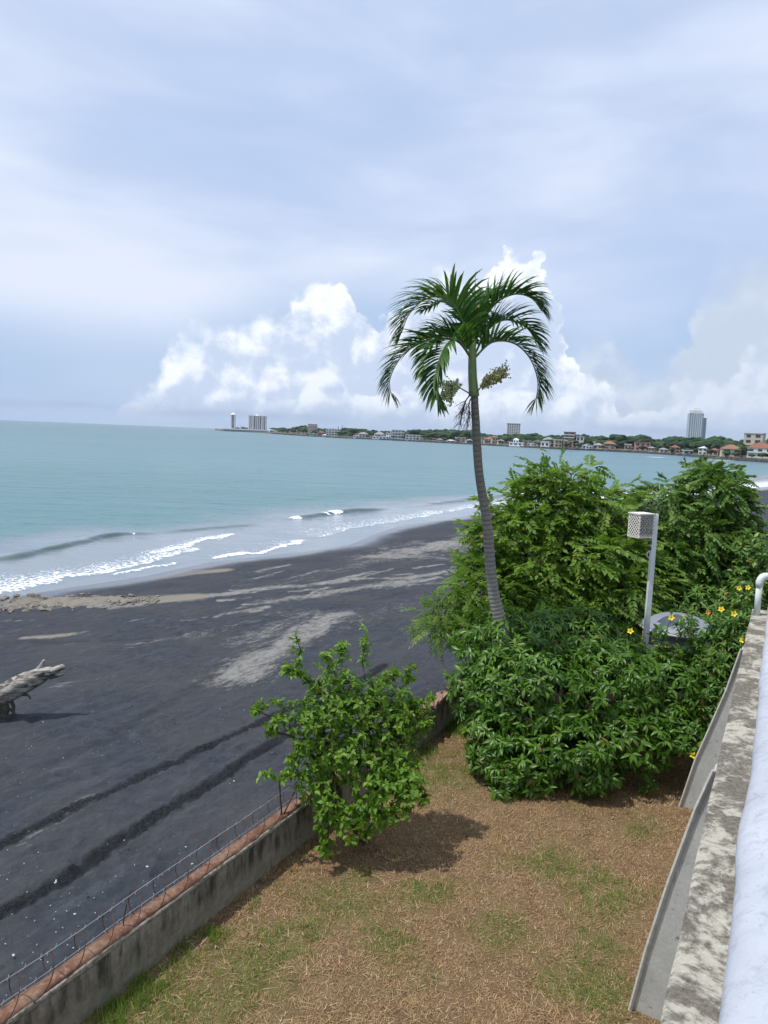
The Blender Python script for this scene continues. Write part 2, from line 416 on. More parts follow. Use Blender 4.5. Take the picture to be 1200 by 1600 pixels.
# ---------------------------------------------------------------- beach
def fan(r0, r1, nr, a0, a1, dense0, dense1, nd, ns):
    az_ = np.concatenate([np.linspace(a0, dense0, ns, endpoint=False), np.linspace(dense0, dense1, nd, endpoint=False), np.linspace(dense1, a1, ns)])
    rr = np.geomspace(r0, r1, nr)
    RR, AA = np.meshgrid(rr, np.radians(az_), indexing='ij')
    return RR*np.sin(AA), RR*np.cos(AA), RR
X, Y, RR = fan(2.5, 450, 760, -120, 125, -38, 38, 620, 50)
Z, dd = beach_z(X, Y)
S = X*U2[0]+Y*U2[1]; T = X*N2[0]+Y*N2[1]
und = (fbm(X*.25, Y*.25, 3)-.5)*.16 + (fbm(X*1.3, Y*1.3, 9)-.5)*.09
rough = ((fbm(S*2.2, T*6, 21, 3)-.5)*.07+(fbm(X*10, Y*10, 27, 3)-.5)*.05)*np.clip(1-RR/45, 0, 1)
fp = np.zeros(X.shape); gfp = np.random.default_rng(4)
for _w in range(9):
    _p = np.array([gfp.uniform(-14, -2), gfp.uniform(9, 26)]); _a = gfp.uniform(-1, 1)+R(60)
    for _k in range(16):
        _c = _p+np.array([math.sin(_a), math.cos(_a)])*.65*_k+np.array([math.cos(_a), -math.sin(_a)])*(.12 if _k % 2 else -.12); _a += gfp.normal()*.06
        _m = (np.abs(X-_c[0]) < .5) & (np.abs(Y-_c[1]) < .5); _d = np.hypot(X[_m]-_c[0], Y[_m]-_c[1]); fp[_m] += -.06*np.exp(-(_d/.13)**2)+.02*np.exp(-((_d-.22)/.06)**2)
rough = rough+fp
zz = Z + (und+rough)*sstep(1.0, 6, dd)
def px_line(pts, f=on_beach): return np.array([f(x, y)[:2] for x, y in pts])
# tyre tracks
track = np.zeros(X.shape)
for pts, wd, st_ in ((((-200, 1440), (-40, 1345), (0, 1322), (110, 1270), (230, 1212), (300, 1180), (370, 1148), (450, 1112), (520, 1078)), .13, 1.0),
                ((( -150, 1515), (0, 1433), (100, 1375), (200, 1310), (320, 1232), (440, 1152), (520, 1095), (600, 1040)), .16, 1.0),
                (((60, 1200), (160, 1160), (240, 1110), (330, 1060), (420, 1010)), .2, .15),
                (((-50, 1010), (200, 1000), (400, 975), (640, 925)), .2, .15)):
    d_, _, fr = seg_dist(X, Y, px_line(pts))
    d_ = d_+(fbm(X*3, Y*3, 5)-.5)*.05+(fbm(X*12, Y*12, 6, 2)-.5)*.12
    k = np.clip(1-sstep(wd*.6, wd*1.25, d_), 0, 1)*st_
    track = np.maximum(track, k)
    tread = (fbm(X*13, Y*13, 31, 3)-.5)*.17
    zz = zz + k*(-.006+tread*np.clip(1-RR/30, 0, 1)) + np.exp(-((d_-wd*1.4)/(wd*.35))**2)*.010*st_
# eroded little scarp at the far left
scp = px_line([(-300, 975), (0, 948), (80, 945), (150, 942), (240, 938), (300, 934)])
d_, s_, fr = seg_dist(X, Y, scp)
side = d_*s_
brk = np.clip((fbm(X*1.6, Y*1.6, 77, 4)-.40)*3, -1, 1)
lump = np.exp(-(d_/1.3)**2)
zz = zz + lump*(.06+.24*np.abs(brk)*np.where(brk > 0, 1, -.3))*(1-sstep(.6, .95, fr))
# pale sand patches / streaks
pale = np.zeros(X.shape)
def streak(pts, wd, val, soft=1.0):
    global pale
    d_, _, fr = seg_dist(X, Y, px_line(pts))
    d_ = d_+(fbm(X*.8, Y*.8, 13)-.5)*wd*1.4*soft
    pale = np.maximum(pale, val*np.exp(-(d_/wd)**2)*np.minimum(1, 6*np.minimum(fr, 1-fr)+.25))
streak([(-300, 985), (0, 948), (120, 944), (250, 938)], 1.0, .95, .5)
streak([(0, 952), (200, 948), (330, 933), (420, 920), (500, 912), (560, 905), (640, 905), (740, 885)], .7, .8)
streak([(380, 950), (440, 935), (520, 925), (600, 915), (700, 902)], .9, .75)
streak([(540, 950), (500, 975), (450, 1000), (400, 1040), (345, 1085)], 1.1, .80)
streak([(560, 955), (480, 960), (420, 985), (380, 1020)], 1.2, .55)
streak([(590, 880), (640, 862), (700, 850), (760, 838), (860, 826)], 3.2, .80)
streak([(500, 898), (560, 885), (620, 872)], 2.0, .5)
streak([(560, 925), (640, 915), (720, 908), (800, 895)], .6, .65)
streak([(50, 1000), (90, 995), (150, 988)], .35, .7)
streak([(250, 1010), (330, 985), (420, 965), (520, 945)], .8, .45)
streak([(420, 1000), (520, 985), (620, 950), (700, 930)], .9, .42)
streak([(0, 972), (30, 971), (60, 970)], .25, .7)
streak([(0, 1330), (60, 1300), (120, 1265), (170, 1240)], .35, .45)
streak([(1100, 800), (1150, 795), (1200, 790), (1300, 784)], 2.5, .8)
streak([(1000, 815), (1100, 812), (1200, 815)], 2.5, .8)
gsk = np.random.default_rng(77)
for _i in range(46):
    _x = gsk.uniform(330, 740); _y = 962-(_x-330)*.16+gsk.normal()*22+gsk.uniform(-30, 0); _l = gsk.uniform(20, 80)
    streak([(_x, _y), (_x+_l, _y-_l*gsk.uniform(.02, .28))], gsk.uniform(.12, .45), gsk.uniform(.45, .9), .3)
for _i in range(26):
    _x = gsk.uniform(-40, 330); _y = gsk.uniform(960, 1080); _l = gsk.uniform(20, 90)
    streak([(_x, _y), (_x+_l, _y-_l*gsk.uniform(.05, .2))], gsk.uniform(.08, .25), gsk.uniform(.35, .6), .3)
pale = np.maximum(pale, .34*sstep(4, 8, dd)*(1-sstep(14, 20, dd))*fbm(X*.15, Y*.15, 19))
tan = np.zeros(X.shape)
d_, _, fr = seg_dist(X, Y, px_line([(-100, 936), (60, 922), (160, 914), (240, 903), (300, 895), (345, 893)]))
tan = np.exp(-(d_/(1.6*(1-.45*fr)))**2)
tan = np.maximum(tan, lump*.9*(1-sstep(.55, .9, fr)))
d_, _, fr = seg_dist(X, Y, px_line([(40, 1000), (100, 995)])); tan = np.maximum(tan, .8*np.exp(-(d_/.35)**2))
wet = 1-sstep(.6, 3.2, dd+(fbm(X*.3, Y*.3, 41)-.5)*2.2)
zz = np.where(T < 4.88, np.minimum(zz, -.30), zz)
keep = (dd[:-1, :-1] > -14)
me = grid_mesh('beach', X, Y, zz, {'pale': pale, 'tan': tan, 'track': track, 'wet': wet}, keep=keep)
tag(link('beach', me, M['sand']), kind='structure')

# ---------------------------------------------------------------- sea
X, Y, RR = fan(16, 900, 820, -150, 150, -38, 42, 560, 40)
X2, Y2, R2_ = fan(900, 9000, 60, -150, 150, -38, 42, 560, 40)
X = np.vstack([X, X2[1:]]); Y = np.vstack([Y, Y2[1:]]); RR = np.vstack([RR, R2_[1:]])
d_, s_, _ = seg_dist(X, Y, shore); ds = d_*s_             # seaward positive
def sea_line(pts): return np.array([at_z(x, y, SEA)[:2] for x, y in pts])
nz = fbm(X*.22, Y*.22, 51, 4)
shal = 1-sstep(9, 22, ds+(nz-.5)*8)
shal = np.clip(shal, 0, 1)
foam = np.zeros(X.shape); face = np.zeros(X.shape)
Zs = np.full(X.shape, SEA)
Zs = Zs + (fbm(X*.35, Y*.8, 61, 3)-.5)*.16*sstep(6, 20, ds)*np.clip(1-RR/300, 0, 1)
def surf(pts, w0, w1, v0, v1, thin=0.0):
    """foam with a crisp edge towards the beach, thinning out to sea"""
    global foam, Zs
    L = sea_line(pts); d_, s_, fr = seg_dist(X, Y, L)
    sgn = d_*s_ + (fbm(X*.6, Y*.6, 71, 4)-.5)*1.6
    wd = w0+(w1-w0)*fr; val = v0+(v1-v0)*fr
    k = np.where(sgn > 0, np.exp(-(sgn/wd)**1.5), np.exp(-(sgn/.22)**2))*val
    endf = np.minimum(1, np.minimum(fr, 1-fr)*12)
    k = k*np.where((fr <= 0) | (fr >= 1), 0, endf)
    if thin: k = np.maximum(k, np.exp(-(sgn/.35)**2)*thin*np.where((fr <= 0) | (fr >= 1), 0, endf))
    foam = np.maximum(foam, k); Zs = Zs + np.clip(k, 0, 1)*.06
surf([(-500, 1010), (-100, 945), (0, 925), (60, 913), (120, 903), (175, 893), (230, 880), (290, 862), (330, 850)], 6.5, 2.6, .60, .44, .5)
surf([(230, 868), (290, 853), (345, 838), (372, 833)], 2.0, 1.0, .45, .5, .7)
surf([(170, 900), (220, 892), (265, 884), (280, 878)], .4, .4, .3, .3, .62)
surf([(320, 874), (360, 868), (400, 864), (430, 857), (465, 849), (482, 843)], 3.0, 6.0, .30, .38, .8)
surf([(478, 844), (520, 833), (560, 823), (600, 817), (640, 811), (680, 803), (702, 797)], 9.0, 5.0, .34, .46, .45)
surf([(690, 802), (740, 792), (780, 786), (830, 781)], 4.0, 4.0, .42, .46, .5)
surf([(850, 786), (900, 781), (950, 778), (1010, 777), (1060, 776), (1120, 768), (1200, 760), (1300, 750)], 15.0, 12.0, .62, .62, .7)
def ridge(pts, wd, hgt, caps=()):
    global Zs, face, foam
    L = sea_line(pts); d_, s_, fr = seg_dist(X, Y, L); sgn = d_*s_ + (fbm(X*.35, Y*.35, 83, 3)-.5)*1.6
    endf = np.where((fr <= 0) | (fr >= 1), 0, np.minimum(1, np.minimum(fr, 1-fr)*5))
    up = np.where(sgn < 0, np.exp(-(sgn/(wd*.45))**2), np.exp(-(sgn/(wd*1.8))**2))
    Zs = Zs + hgt*endf*up*(.6+.8*fbm(X*.4, Y*.4, 88, 3))
    fc = np.exp(-((sgn+wd*.42)/(wd*.5))**2)*endf
    face = np.maximum(face, fc*.9)
    for a, b in caps:
        k = (fr > a) & (fr < b); foam = np.maximum(foam, np.where(k, np.exp(-((sgn+.1)/(wd*.55))**2)*1.0, 0))
ridge([(-60, 884), (20, 872), (60, 863), (110, 853), (155, 841), (200, 836), (250, 832)], .8, .22, ((.87, .88),))
ridge([(435, 812), (480, 808), (530, 802), (570, 799), (612, 795)], 1.2, .32, ((.07, .13), (.36, .38), (.42, .50)))
ridge([(620, 794), (700, 786), (760, 778), (830, 770), (900, 765)], 1.4, .2, ((.62, .7),))
ridge([(250, 832), (330, 826), (400, 818)], 1.0, .06)
for x0, x1, yy, ww, vv in ((1012, 1038, 714.3, 5, .95), (1070, 1105, 713, 9, .8), (1110, 1160, 719, 7, .6), (860, 878, 700, 8, .5)):
    L = sea_line([(x0, yy-.3), (x1, yy+.5)]); d_, s_, fr = seg_dist(X, Y, L)
    foam = np.maximum(foam, vv*np.exp(-(d_/ww)**2)*((fr > 0) & (fr < 1)))
Zs = np.where(ds < 0, SEA, Zs)
me = grid_mesh('sea', X, Y, Zs, {'dist': RR, 'shallow': shal, 'foam': foam, 'face': face}, keep=(ds[:-1, :-1] > -9))
tag(link('sea', me, M['sea']), kind='structure')

# ---------------------------------------------------------------- far shore
far_px = [(336, 4.3), (345, 4.3), (380, 4.6), (420, 5.0), (445, 6.2), (470, 7.0), (540, 8.2), (610, 8.6), (680, 9.3), (730, 9.8), (800, 10.9), (870, 12.0),
          (930, 12.2), (1000, 12.6), (1060, 14.2), (1085, 15.4), (1110, 17.0), (1140, 18.2), (1200, 19.8), (1300, 25), (1420, 31)]
def hor(x): return 655+.0402*x
def far_pt(x):
    xs = [p[0] for p in far_px]; d = np.interp(x, xs, [p[1] for p in far_px]); return at_z(x, hor(x)+d, SEA)
fx = np.unique(np.concatenate([np.arange(345, 1420, 7.0), [336]]))
fp = np.array([far_pt(x)[:2] for x in fx])
lat = np.where(fx < 424, 1, 0)
ks = np.array([1.0, 1.004, 1.012, 1.03, 1.08, 1.2, 1.45, 1.9, 2.6])
def land_z(inl, x): return SEA+1.7+np.minimum(7.0, .035*np.maximum(0, inl))*(0.2 if x < 424 else 1)
LX = np.array([[p[0]*k for p in fp] for k in ks]); LY = np.array([[p[1]*k for p in fp] for k in ks])
LZ = np.zeros(LX.shape)
for i, k in enumerate(ks):
    for j, x in enumerate(fx):
        LZ[i, j] = land_z((k-1)*fp[j][1], x) if i else SEA-.4
me = grid_mesh('far_shore_land', LX, LY, LZ, smooth=False)
M['earth'] = mat_simple('shore_earth', (.16, .15, .11), .95, .5, .05)
tag(link('far_shore_land', me, M['earth']), kind='structure')
# rock and rubble strip along the far waterline
M['rock'] = mat_simple('dark_rock', (.13, .13, .125), .9, .5, .6)
mb = MB()
for x in np.arange(338, 1330, 1.5):
    p = far_pt(x); 
    q = far_pt(x+2.2); wd = np.linalg.norm(q[:2]-p[:2])*.8+1.0
    h = random.uniform(1.2, 2.6)*(1.0 if x > 430 else .5); mb.box((p[0]*1.002, p[1]*1.002, SEA+h/2-.4), (wd, random.uniform(2, 6), h), Matrix.Rotation(random.uniform(-.6, .6), 3, 'Z'))
tag(link('shore_rocks', mb.mesh('shore_rocks'), M['rock']), kind='stuff', label='dark rock and rubble edging the far waterline')
M['beach_far'] = mat_simple('far_sand', (.27, .25, .235), .95, .35, .12)
# dark sand bar and pale strip at the far right
mb = MB()
for (xa, xb, da, db, zt) in ((1082, 1118, 1.2, -.6, .25), (1096, 1290, -1.8, -.2, .9)):
    A = []; B = []
    for x in np.linspace(xa, xb, 14):
        e = math.sin((x-xa)/(xb-xa)*math.pi)**.6; p = far_pt(x); dlt = np.interp(x, [q[0] for q in far_px], [q[1] for q in far_px])
        a = at_z(x, hor(x)+dlt+da*e+random.uniform(-.2, .2), SEA); b_ = at_z(x, hor(x)+dlt+(db-1.5)*e, SEA)
        A.append((a[0], a[1], SEA+.02)); B.append((b_[0], b_[1], SEA+zt*e))
    v = np.array(A+B); n = len(A); mb.add(v, [(i, i+1, n+i+1, n+i) for i in range(n-1)])
tag(link('far_sand_bar', mb.mesh('far_sand_bar'), M['beach_far']), kind='structure')

M['far_green'] = None
def mat_canopy(name, a, b_, sc=.35):
    m, t, b = material(name)
    obj = t.new('ShaderNodeTexCoord').outputs['Object']; oi = t.new('ShaderNodeObjectInfo').outputs['Random']
    n = t.noise(obj, sc, 6, .7); tn = t.attr('tint')
    c = t.mix(t.mr(t.math('ADD', n, t.math('MULTIPLY', t.math('SUBTRACT', t.math('FRACT', t.math('ADD', tn, oi)), .5), .5)), .3, .7), rgb(a), rgb(b_))
    t.l.new(c, b.inputs['Base Color']); b.inputs['Roughness'].default_value = .9; b.inputs['Specular IOR Level'].default_value = .1
    t.l.new(t.bump(n, .8, 1.0), b.inputs['Normal']); return m
M['canopy'] = mat_canopy('far_canopy', (.016, .038, .018), (.060, .105, .042))
def ico(sub):
    import bmesh
    bm = bmesh.new(); bmesh.ops.create_icosphere(bm, subdivisions=sub, radius=1)
    bm.verts.ensure_lookup_table(); v = np.array([x.co[:] for x in bm.verts]); f = np.array([[y.index for y in x.verts] for x in bm.faces]); bm.free(); return v, f
IV, IF = ico(2); IV1, IF1 = ico(1)
def canopy_arrays(n, H, spread, seed, V, F, flat=.7):
    """a tree crown of n knobbly clumps"""
    g = np.random.default_rng(seed); vs, fs, ts = [], [], []; k = 0
    for i in range(n):
        a = g.uniform(0, 6.28); r_ = spread*math.sqrt(g.uniform(0, 1))*.7; rr = spread*g.uniform(.38, .62)
        c = np.array([r_*math.cos(a), r_*math.sin(a), H*(.55+.30*(1-r_/spread))*g.uniform(.85, 1.08)])
        v = V*(1+.28*(g.random(len(V))-.5)[:, None])*np.array([rr, rr, rr*flat])+c
        vs.append(v); fs.append(F+k); ts.append(np.full(len(V), g.random())); k += len(V)
    return np.vstack(vs), np.vstack(fs), np.concatenate(ts)
tree_meshes = []
for i in range(6):
    v, f, t_ = canopy_arrays(13, 1.0, .55, 100+i, IV, IF, .6)
    me = raw_mesh('far_tree_crown', v, f, {'tint': t_}, False); me.materials.append(M['canopy']); tree_meshes.append(me)
tk = MB().tube([(0, 0, -.1), (.01, 0, .3), (0, .02, .6)], [.05, .035, .02], 6).mesh('far_tree_trunk'); tk.materials.append(M['bark'])
def far_tree(px, k, h, wscale=1.0, label=None, mesh=None, group='trees along the far shore', cat='tree'):
    p = far_pt(px)*k; inl = (k-1)*far_pt(px)[1]; z = land_z(inl, px)
    o = empty('far_tree', (p[0], p[1], z-.2), random.uniform(0, 6.28))
    tag(o, label or 'dark green round crowned tree in the wooded strip along the far shore', cat, group)
    a = link('crown', mesh or random.choice(tree_meshes), None, o); a.scale = (h*wscale, h*wscale, h)
    b = link('trunk', tk, None, o); b.scale = (h, h, h)
    return o
# wooded mass behind
vs, fs, ts = [], [], []; k0 = 0
lowp = [canopy_arrays(4, 1.0, .6, 300+i, IV1, IF1, .62) for i in range(8)]
prof = [(424, .75), (470, 1.0), (600, .85), (720, .95), (760, .8), (860, .95), (940, .85), (965, 1.15), (1000, .9), (1100, .95), (1200, 1.0), (1400, 1)]
for i in range(2300):
    px = rng.uniform(424, 1400); kk = 1.03+abs(rng.normal(0, .22)); f0 = far_pt(px)
    inl = (kk-1)*f0[1]
    if inl < 45: kk = 1+45/f0[1]*rng.uniform(1, 1.6); inl = (kk-1)*f0[1]
    h = rng.uniform(8, 13)*np.interp(px, [a for a, b in prof], [b for a, b in prof])*(1.0+.35*(vnoise(np.array([px*.04]), np.array([0.]), 5)[0]-.5)*2)
    h *= min(1.0, .55+f0[1]/1600)
    v, f, t_ = lowp[i % 8]; s_ = h*rng.uniform(.9, 1.5); th = rng.uniform(0, 6.28)
    rot_ = np.array([[math.cos(th), -math.sin(th), 0], [math.sin(th), math.cos(th), 0], [0, 0, 1]])
    vv = (v*np.array([s_, s_, h])) @ rot_.T + np.array([f0[0]*kk, f0[1]*kk, land_z(inl, px)-1])
    vs.append(vv); fs.append(f+k0); ts.append(np.full(len(v), rng.random())); k0 += len(v)
me = raw_mesh('far_woodland', np.vstack(vs), np.vstack(fs), {'tint': np.concatenate(ts)}, False)
tag(link('far_woodland', me, M['canopy']), kind='stuff', label='dark green woodland reading as one mass behind the far houses')
for i in range(130):
    px = 424+ (i+.5)*(1320-424)/130+random.uniform(-4, 4); f0 = far_pt(px)
    nearw = i % 3 == 0; far_tree(px, 1+(random.uniform(3, 9) if nearw else random.uniform(18, 75))/f0[1], random.uniform(3.5, 6.5) if nearw else random.uniform(5.5, 10.0)*(.75 if px > 1050 else 1), random.uniform(.9, 1.3))
big = [(965, 60, 17, 1.0, 'tallest domed tree crown standing out of the far tree line'), (937, 60, 14, 1.1, 'broad crowned tree just left of the tallest dome in the far tree line'),
       (1158, 10, 8.5, 1.0, 'dark bushy tree between the two red roofed villas on the far shore'), (478, 30, 12, 1.2, 'tall dark tree left of the pinkish block on the far shore'),
       (549, 60, 13, 1.0, 'round dark tree behind the white house on the far shore'), (648, 60, 15, 1.3, 'wide round tree above the three storey white building on the far shore'),
       (663, 15, 9, 1.1, 'dark green tree at the waterfront left of the palm trunk')]
for x, inl, h, ws, lab in big: far_tree(x, 1+inl/far_pt(x)[1], h, ws, lab, group=None)
for x, y_, h, ws, lab in ((372, 0, 11, 1.0, 'low dark tree nearest the slim tower on the point'), (380, 0, 13, .9, 'wide dark tree in the middle of the point between the tower and the hotel'),
                       (366.5, -1, 12, .55, 'dark bush hanging over the sea wall of the point'), (386, 0, 12, .8, 'dark tree against the left side of the hotel on the point'), (352, 0, 6, .9, 'small dark bush at the tip of the point')):
    far_tree(x, 1.012 if y_ == 0 else .9985, h, ws, lab, group=None)
v = MB()
for i in range(9): v.tube([(0, 0, .1+.09*i), (0, 0, .2+.09*i)], [.17*(1-i/10), .05*(1-i/10)], 7)
sp = v.mesh('conifer_crown'); sp.materials.append(M['canopy'])
for x, h, lab in ((376.5, 18, 'pointed conifer between the slim tower and the hotel on the point'), (528, 17, 'pointed conifer behind the white house on the far shore'), (534, 18, 'second pointed conifer right of the first behind the white house')):
    far_tree(x, 1.014 if x < 400 else 1.06, h, .8, lab, sp, None)

# ---- buildings
def wallmat(name, c): return mat_simple(name, c, .85, .12, .25)
BM = {'white': wallmat('white_render', (.62, .62, .60)), 'cream': wallmat('cream_render', (.58, .50, .38)), 'pink': wallmat('pink_render', (.50, .30, .25)),
      'grey': wallmat('grey_render', (.36, .37, .38)), 'brown': wallmat('brown_render', (.28, .20, .17)), 'tanw': wallmat('tan_render', (.45, .38, .30)),
      'bluew': wallmat('pale_blue_render', (.50, .58, .64)), 'red': wallmat('red_tile_roof', (.27, .11, .08)), 'orange': wallmat('orange_tile_roof', (.32, .15, .10)),
      'darkroof': wallmat('dark_roof', (.12, .11, .11)), 'whiteroof': wallmat('white_roof', (.72, .73, .74)), 'greyroof': wallmat('grey_roof', (.30, .30, .31)),
      'bright': wallmat('bright_white_canvas', (.85, .85, .85)), 'stone': wallmat('grey_sea_wall', (.22, .22, .225))}
gm, gt, gb = material('window_glass'); gb.inputs['Base Color'].default_value = rgb(.035, .05, .065); gb.inputs['Roughness'].default_value = .12
gm2, gt2, gb2 = material('blue_green_glass'); gb2.inputs['Base Color'].default_value = rgb(.10, .17, .20); gb2.inputs['Roughness'].default_value = .15
ubox = MB().box((0, 0, 0), (1, 1, 1))
unit = {}
def boxobj(name, mat, parent, c, s):
    key = (name, mat.name)
    if key not in unit:
        me = MB().box((0, 0, 0), (1, 1, 1)).mesh(name); me.materials.append(mat); unit[key] = me
    o = link(name, unit[key], None, parent); o.location = c; o.scale = s; return o
def hip(w_, d_, h, o_=.6, gable=False):
    w2, d2 = w_/2+o_, d_/2+o_; r_ = max(0.0, w2-d2*(0 if gable else 1))*.9
    v = [(-w2, -d2, 0), (w2, -d2, 0), (w2, d2, 0), (-w2, d2, 0), (-r_, 0, h), (r_, 0, h)]
    return MB().add(v, [(0, 1, 5, 4), (2, 3, 4, 5), (1, 2, 5), (3, 0, 4), (3, 2, 1, 0)])
def villa(x0, x1, ytop, inl, wall, roof, rtype, floors, label, cat='house', name='seaside_house', nwin=None, yaw=None, bal=False, depth=None, zb=None):
    xc = (x0+x1)/2; f0 = far_pt(xc); Yd = f0[1]+inl; kk = Yd/f0[1]
    px, py = f0[0]*kk, Yd; z0 = land_z(inl, xc) if zb is None else zb
    a = math.atan2(px, py); dist = Yd/math.cos(a)*0+Yd
    wd = (x1-x0)*Yd/FPX*math.cos(a)**0*1.0
    top = at_y(xc, ytop, Yd)[2]; H = max(3.0, top-z0)
    rz = -a + (random.uniform(-.25, .25) if yaw is None else yaw)
    o = empty(name, (px, py, z0), rz); tag(o, label, cat)
    rh = min(H*.38, wd*.22) if rtype == 'hip' else 0.0
    wh = H-rh; dp = depth or max(8, wd*.7); wd2 = wd*.92
    boxobj('wall', BM[wall], o, (0, dp/2, wh/2-.5), (wd2, dp, wh+1))
    if rtype == 'hip':
        r_ = link('roof', hip(wd2, dp, rh).mesh('roof'), BM[roof], o); r_.location = (0, dp/2, wh)
    else:
        boxobj('roof', BM[roof], o, (0, dp/2, wh+.25), (wd2+1.0, dp+1.0, .6))
    fh = wh/floors; nw = nwin or max(2, int(wd2/4.5))
    for j in range(floors):
        for i in range(nw):
            xx = (i+.5)/nw*wd2-wd2/2
            boxobj('window', gm, o, (xx, -.05, fh*(j+.52)), (wd2/nw*random.uniform(.45, .62), .25, fh*.5))
        if bal: boxobj('balcony', BM['white'], o, (0, -.8, fh*j+.5), (wd2*.96, 1.6, 1.0))
    return o
villa(1127, 1158, 694.5, 16, 'cream', 'orange', 'hip', 2, 'cream two storey villa with orange hipped roof right of the sand bar', yaw=.15)
villa(1166, 1206, 691, 22, 'white', 'red', 'hip', 2, 'white villa with red tiled roof at the right edge of the far shore', bal=True, yaw=-.1)
villa(1159, 1188, 677, 70, 'cream', 'whiteroof', 'flat', 4, 'cream block half hidden by trees above the right hand red roof', cat='building', name='apartment_block')
villa(1106, 1121, 700, 14, 'pink', 'red', 'hip', 1, 'small pink house with red roof beside the cream villa on the far shore')
villa(1090, 1104, 697, 14, 'white', 'whiteroof', 'hip', 2, 'small white gabled house left of the small pink house on the far shore')
villa(1068, 1084, 704.5, 6, 'grey', 'whiteroof', 'flat', 1, 'low pale shed behind the sand bar on the far shore')
villa(1046, 1062, 695.5, 14, 'pink', 'red', 'hip', 2, 'pinkish house with red roof right of centre on the far shore, trees either side')
villa(1030, 1044, 699.5, 10, 'white', 'greyroof', 'hip', 1, 'small white house with grey roof left of the pinkish red roofed house')
villa(991, 1016, 691.5, 16, 'pink', 'orange', 'flat', 2, 'salmon pink flat roofed house under the tallest far tree')
villa(1012, 1022, 697.5, 10, 'tanw', 'greyroof', 'hip', 1, 'small tan house at the right end of the salmon pink house')
villa(975, 986, 694.5, 14, 'tanw', 'whiteroof', 'flat', 1, 'small flat roofed tan house left of the salmon pink house')
villa(942, 962, 689, 20, 'tanw', 'brown' if False else 'orange', 'hip', 2, 'tan house with dull orange roof under the far tree line dip')
villa(926, 941, 692, 16, 'cream', 'greyroof', 'hip', 1, 'low cream house right of the pale house with white canopy')
villa(908, 928, 693.5, 8, 'bluew', 'greyroof', 'hip', 1, 'pale long house with white canopy on the waterfront')
villa(915, 925, 698.5, 1, 'bright', 'bright', 'flat', 1, 'bright white waterfront canopy in front of the pale long house', cat='canopy', name='waterfront_canopy', nwin=2)
villa(927, 934, 691, 24, 'white', 'whiteroof', 'flat', 1, 'tiny white roofed hut among trees above the pale long house')
villa(879, 897, 675.5, 45, 'brown', 'darkroof', 'flat', 5, 'dark brown five storey block standing above the far houses', cat='building', name='apartment_block', bal=True)
villa(880, 895, 690, 8, 'pink', 'pink', 'flat', 2, 'pink waterfront house below the dark brown block')
villa(899, 911, 681.5, 40, 'white', 'greyroof', 'flat', 2, 'white roofed building just right of the dark brown block', cat='building', name='low_building')
villa(866, 878, 687.5, 14, 'tanw', 'whiteroof', 'flat', 2, 'tan house left of the pink waterfront house')
villa(846, 866, 683, 30, 'white', 'greyroof', 'hip', 2, 'wide white house with grey roof up the slope left of the brown block')
villa(832, 846, 687, 20, 'cream', 'darkroof', 'hip', 2, 'cream house with dark roof left of the wide white house')
villa(844, 858, 690.5, 6, 'bright', 'whiteroof', 'flat', 1, 'bright white low building on the waterfront right of the boat sheds', cat='building', name='low_building')
villa(817, 832, 689.5, 8, 'tanw', 'greyroof', 'flat', 2, 'tan waterfront house right of the white gable')
villa(801, 810, 684.5, 10, 'bright', 'whiteroof', 'hip', 1, 'white steep gabled boat house right of the grey tower block', name='boat_house')
villa(793, 838, 692.3, .5, 'bright', 'bright', 'flat', 1, 'long low bright white terrace wall on the far waterfront', cat='terrace', name='waterfront_terrace', nwin=6)
villa(790, 812, 662, 500, 'white', 'greyroof', 'flat', 10, 'pale grey ten storey tower block rising behind the trees right of the palm', cat='tower block', name='tower_block', nwin=6, depth=18, yaw=.05)
villa(768, 778, 681, 14, 'tanw', 'orange', 'hip', 2, 'tan house with rounded orange roof right of the palm trunk')
villa(755, 778, 682.5, 24, 'cream', 'orange', 'hip', 2, 'terracotta roofed house just right of the palm trunk on the far shore')
villa(778, 788, 686.5, 8, 'cream', 'greyroof', 'hip', 1, 'small cream hut between the terracotta roof and the white terrace')
villa(746, 758, 683.5, 20, 'grey', 'greyroof', 'flat', 2, 'grey roofed house partly behind the palm trunk on the far shore')
villa(728, 740, 686, 10, 'cream', 'greyroof', 'hip', 1, 'cream house with grey roof just left of the palm trunk')
villa(712, 728, 684, 14, 'tanw', 'whiteroof', 'flat', 2, 'tan flat roofed house with white roof slab left of the palm trunk')
villa(697, 711, 687, 6, 'cream', 'whiteroof', 'hip', 1, 'low cream house on the pale beach left of the tan flat roofed house')
villa(682, 692, 685, 10, 'white', 'greyroof', 'hip', 1, 'small white house alone between dark trees left of the palm')
villa(611, 632, 672, 30, 'bluew', 'whiteroof', 'flat', 3, 'three storey pale glass fronted building left of the palm on the far shore', cat='building', name='low_building', bal=True, yaw=0)
villa(632, 662, 680, 12, 'white', 'whiteroof', 'flat', 2, 'long white two storey wing right of the glass fronted building', cat='building', name='low_building', yaw=0)
villa(609, 617, 674, 20, 'bluew', 'bluew', 'flat', 4, 'narrow pale stair tower at the left end of the glass fronted building', cat='building', name='stair_tower', nwin=1, yaw=0)
villa(581, 609, 684.5, .5, 'bright', 'bright', 'flat', 1, 'long bright white marquee roof on the far waterfront', cat='marquee', name='marquee', nwin=5, yaw=0)
villa(584, 601, 674.5, 20, 'white', 'greyroof', 'hip', 2, 'white house with grey hipped roof above the long white marquee')
villa(602, 612, 676.5, 22, 'bluew', 'greyroof', 'flat', 2, 'pale blue house left of the glass fronted building')
villa(560, 576, 675, 24, 'cream', 'greyroof', 'hip', 2, 'cream house with two grey gables above the small white marquee')
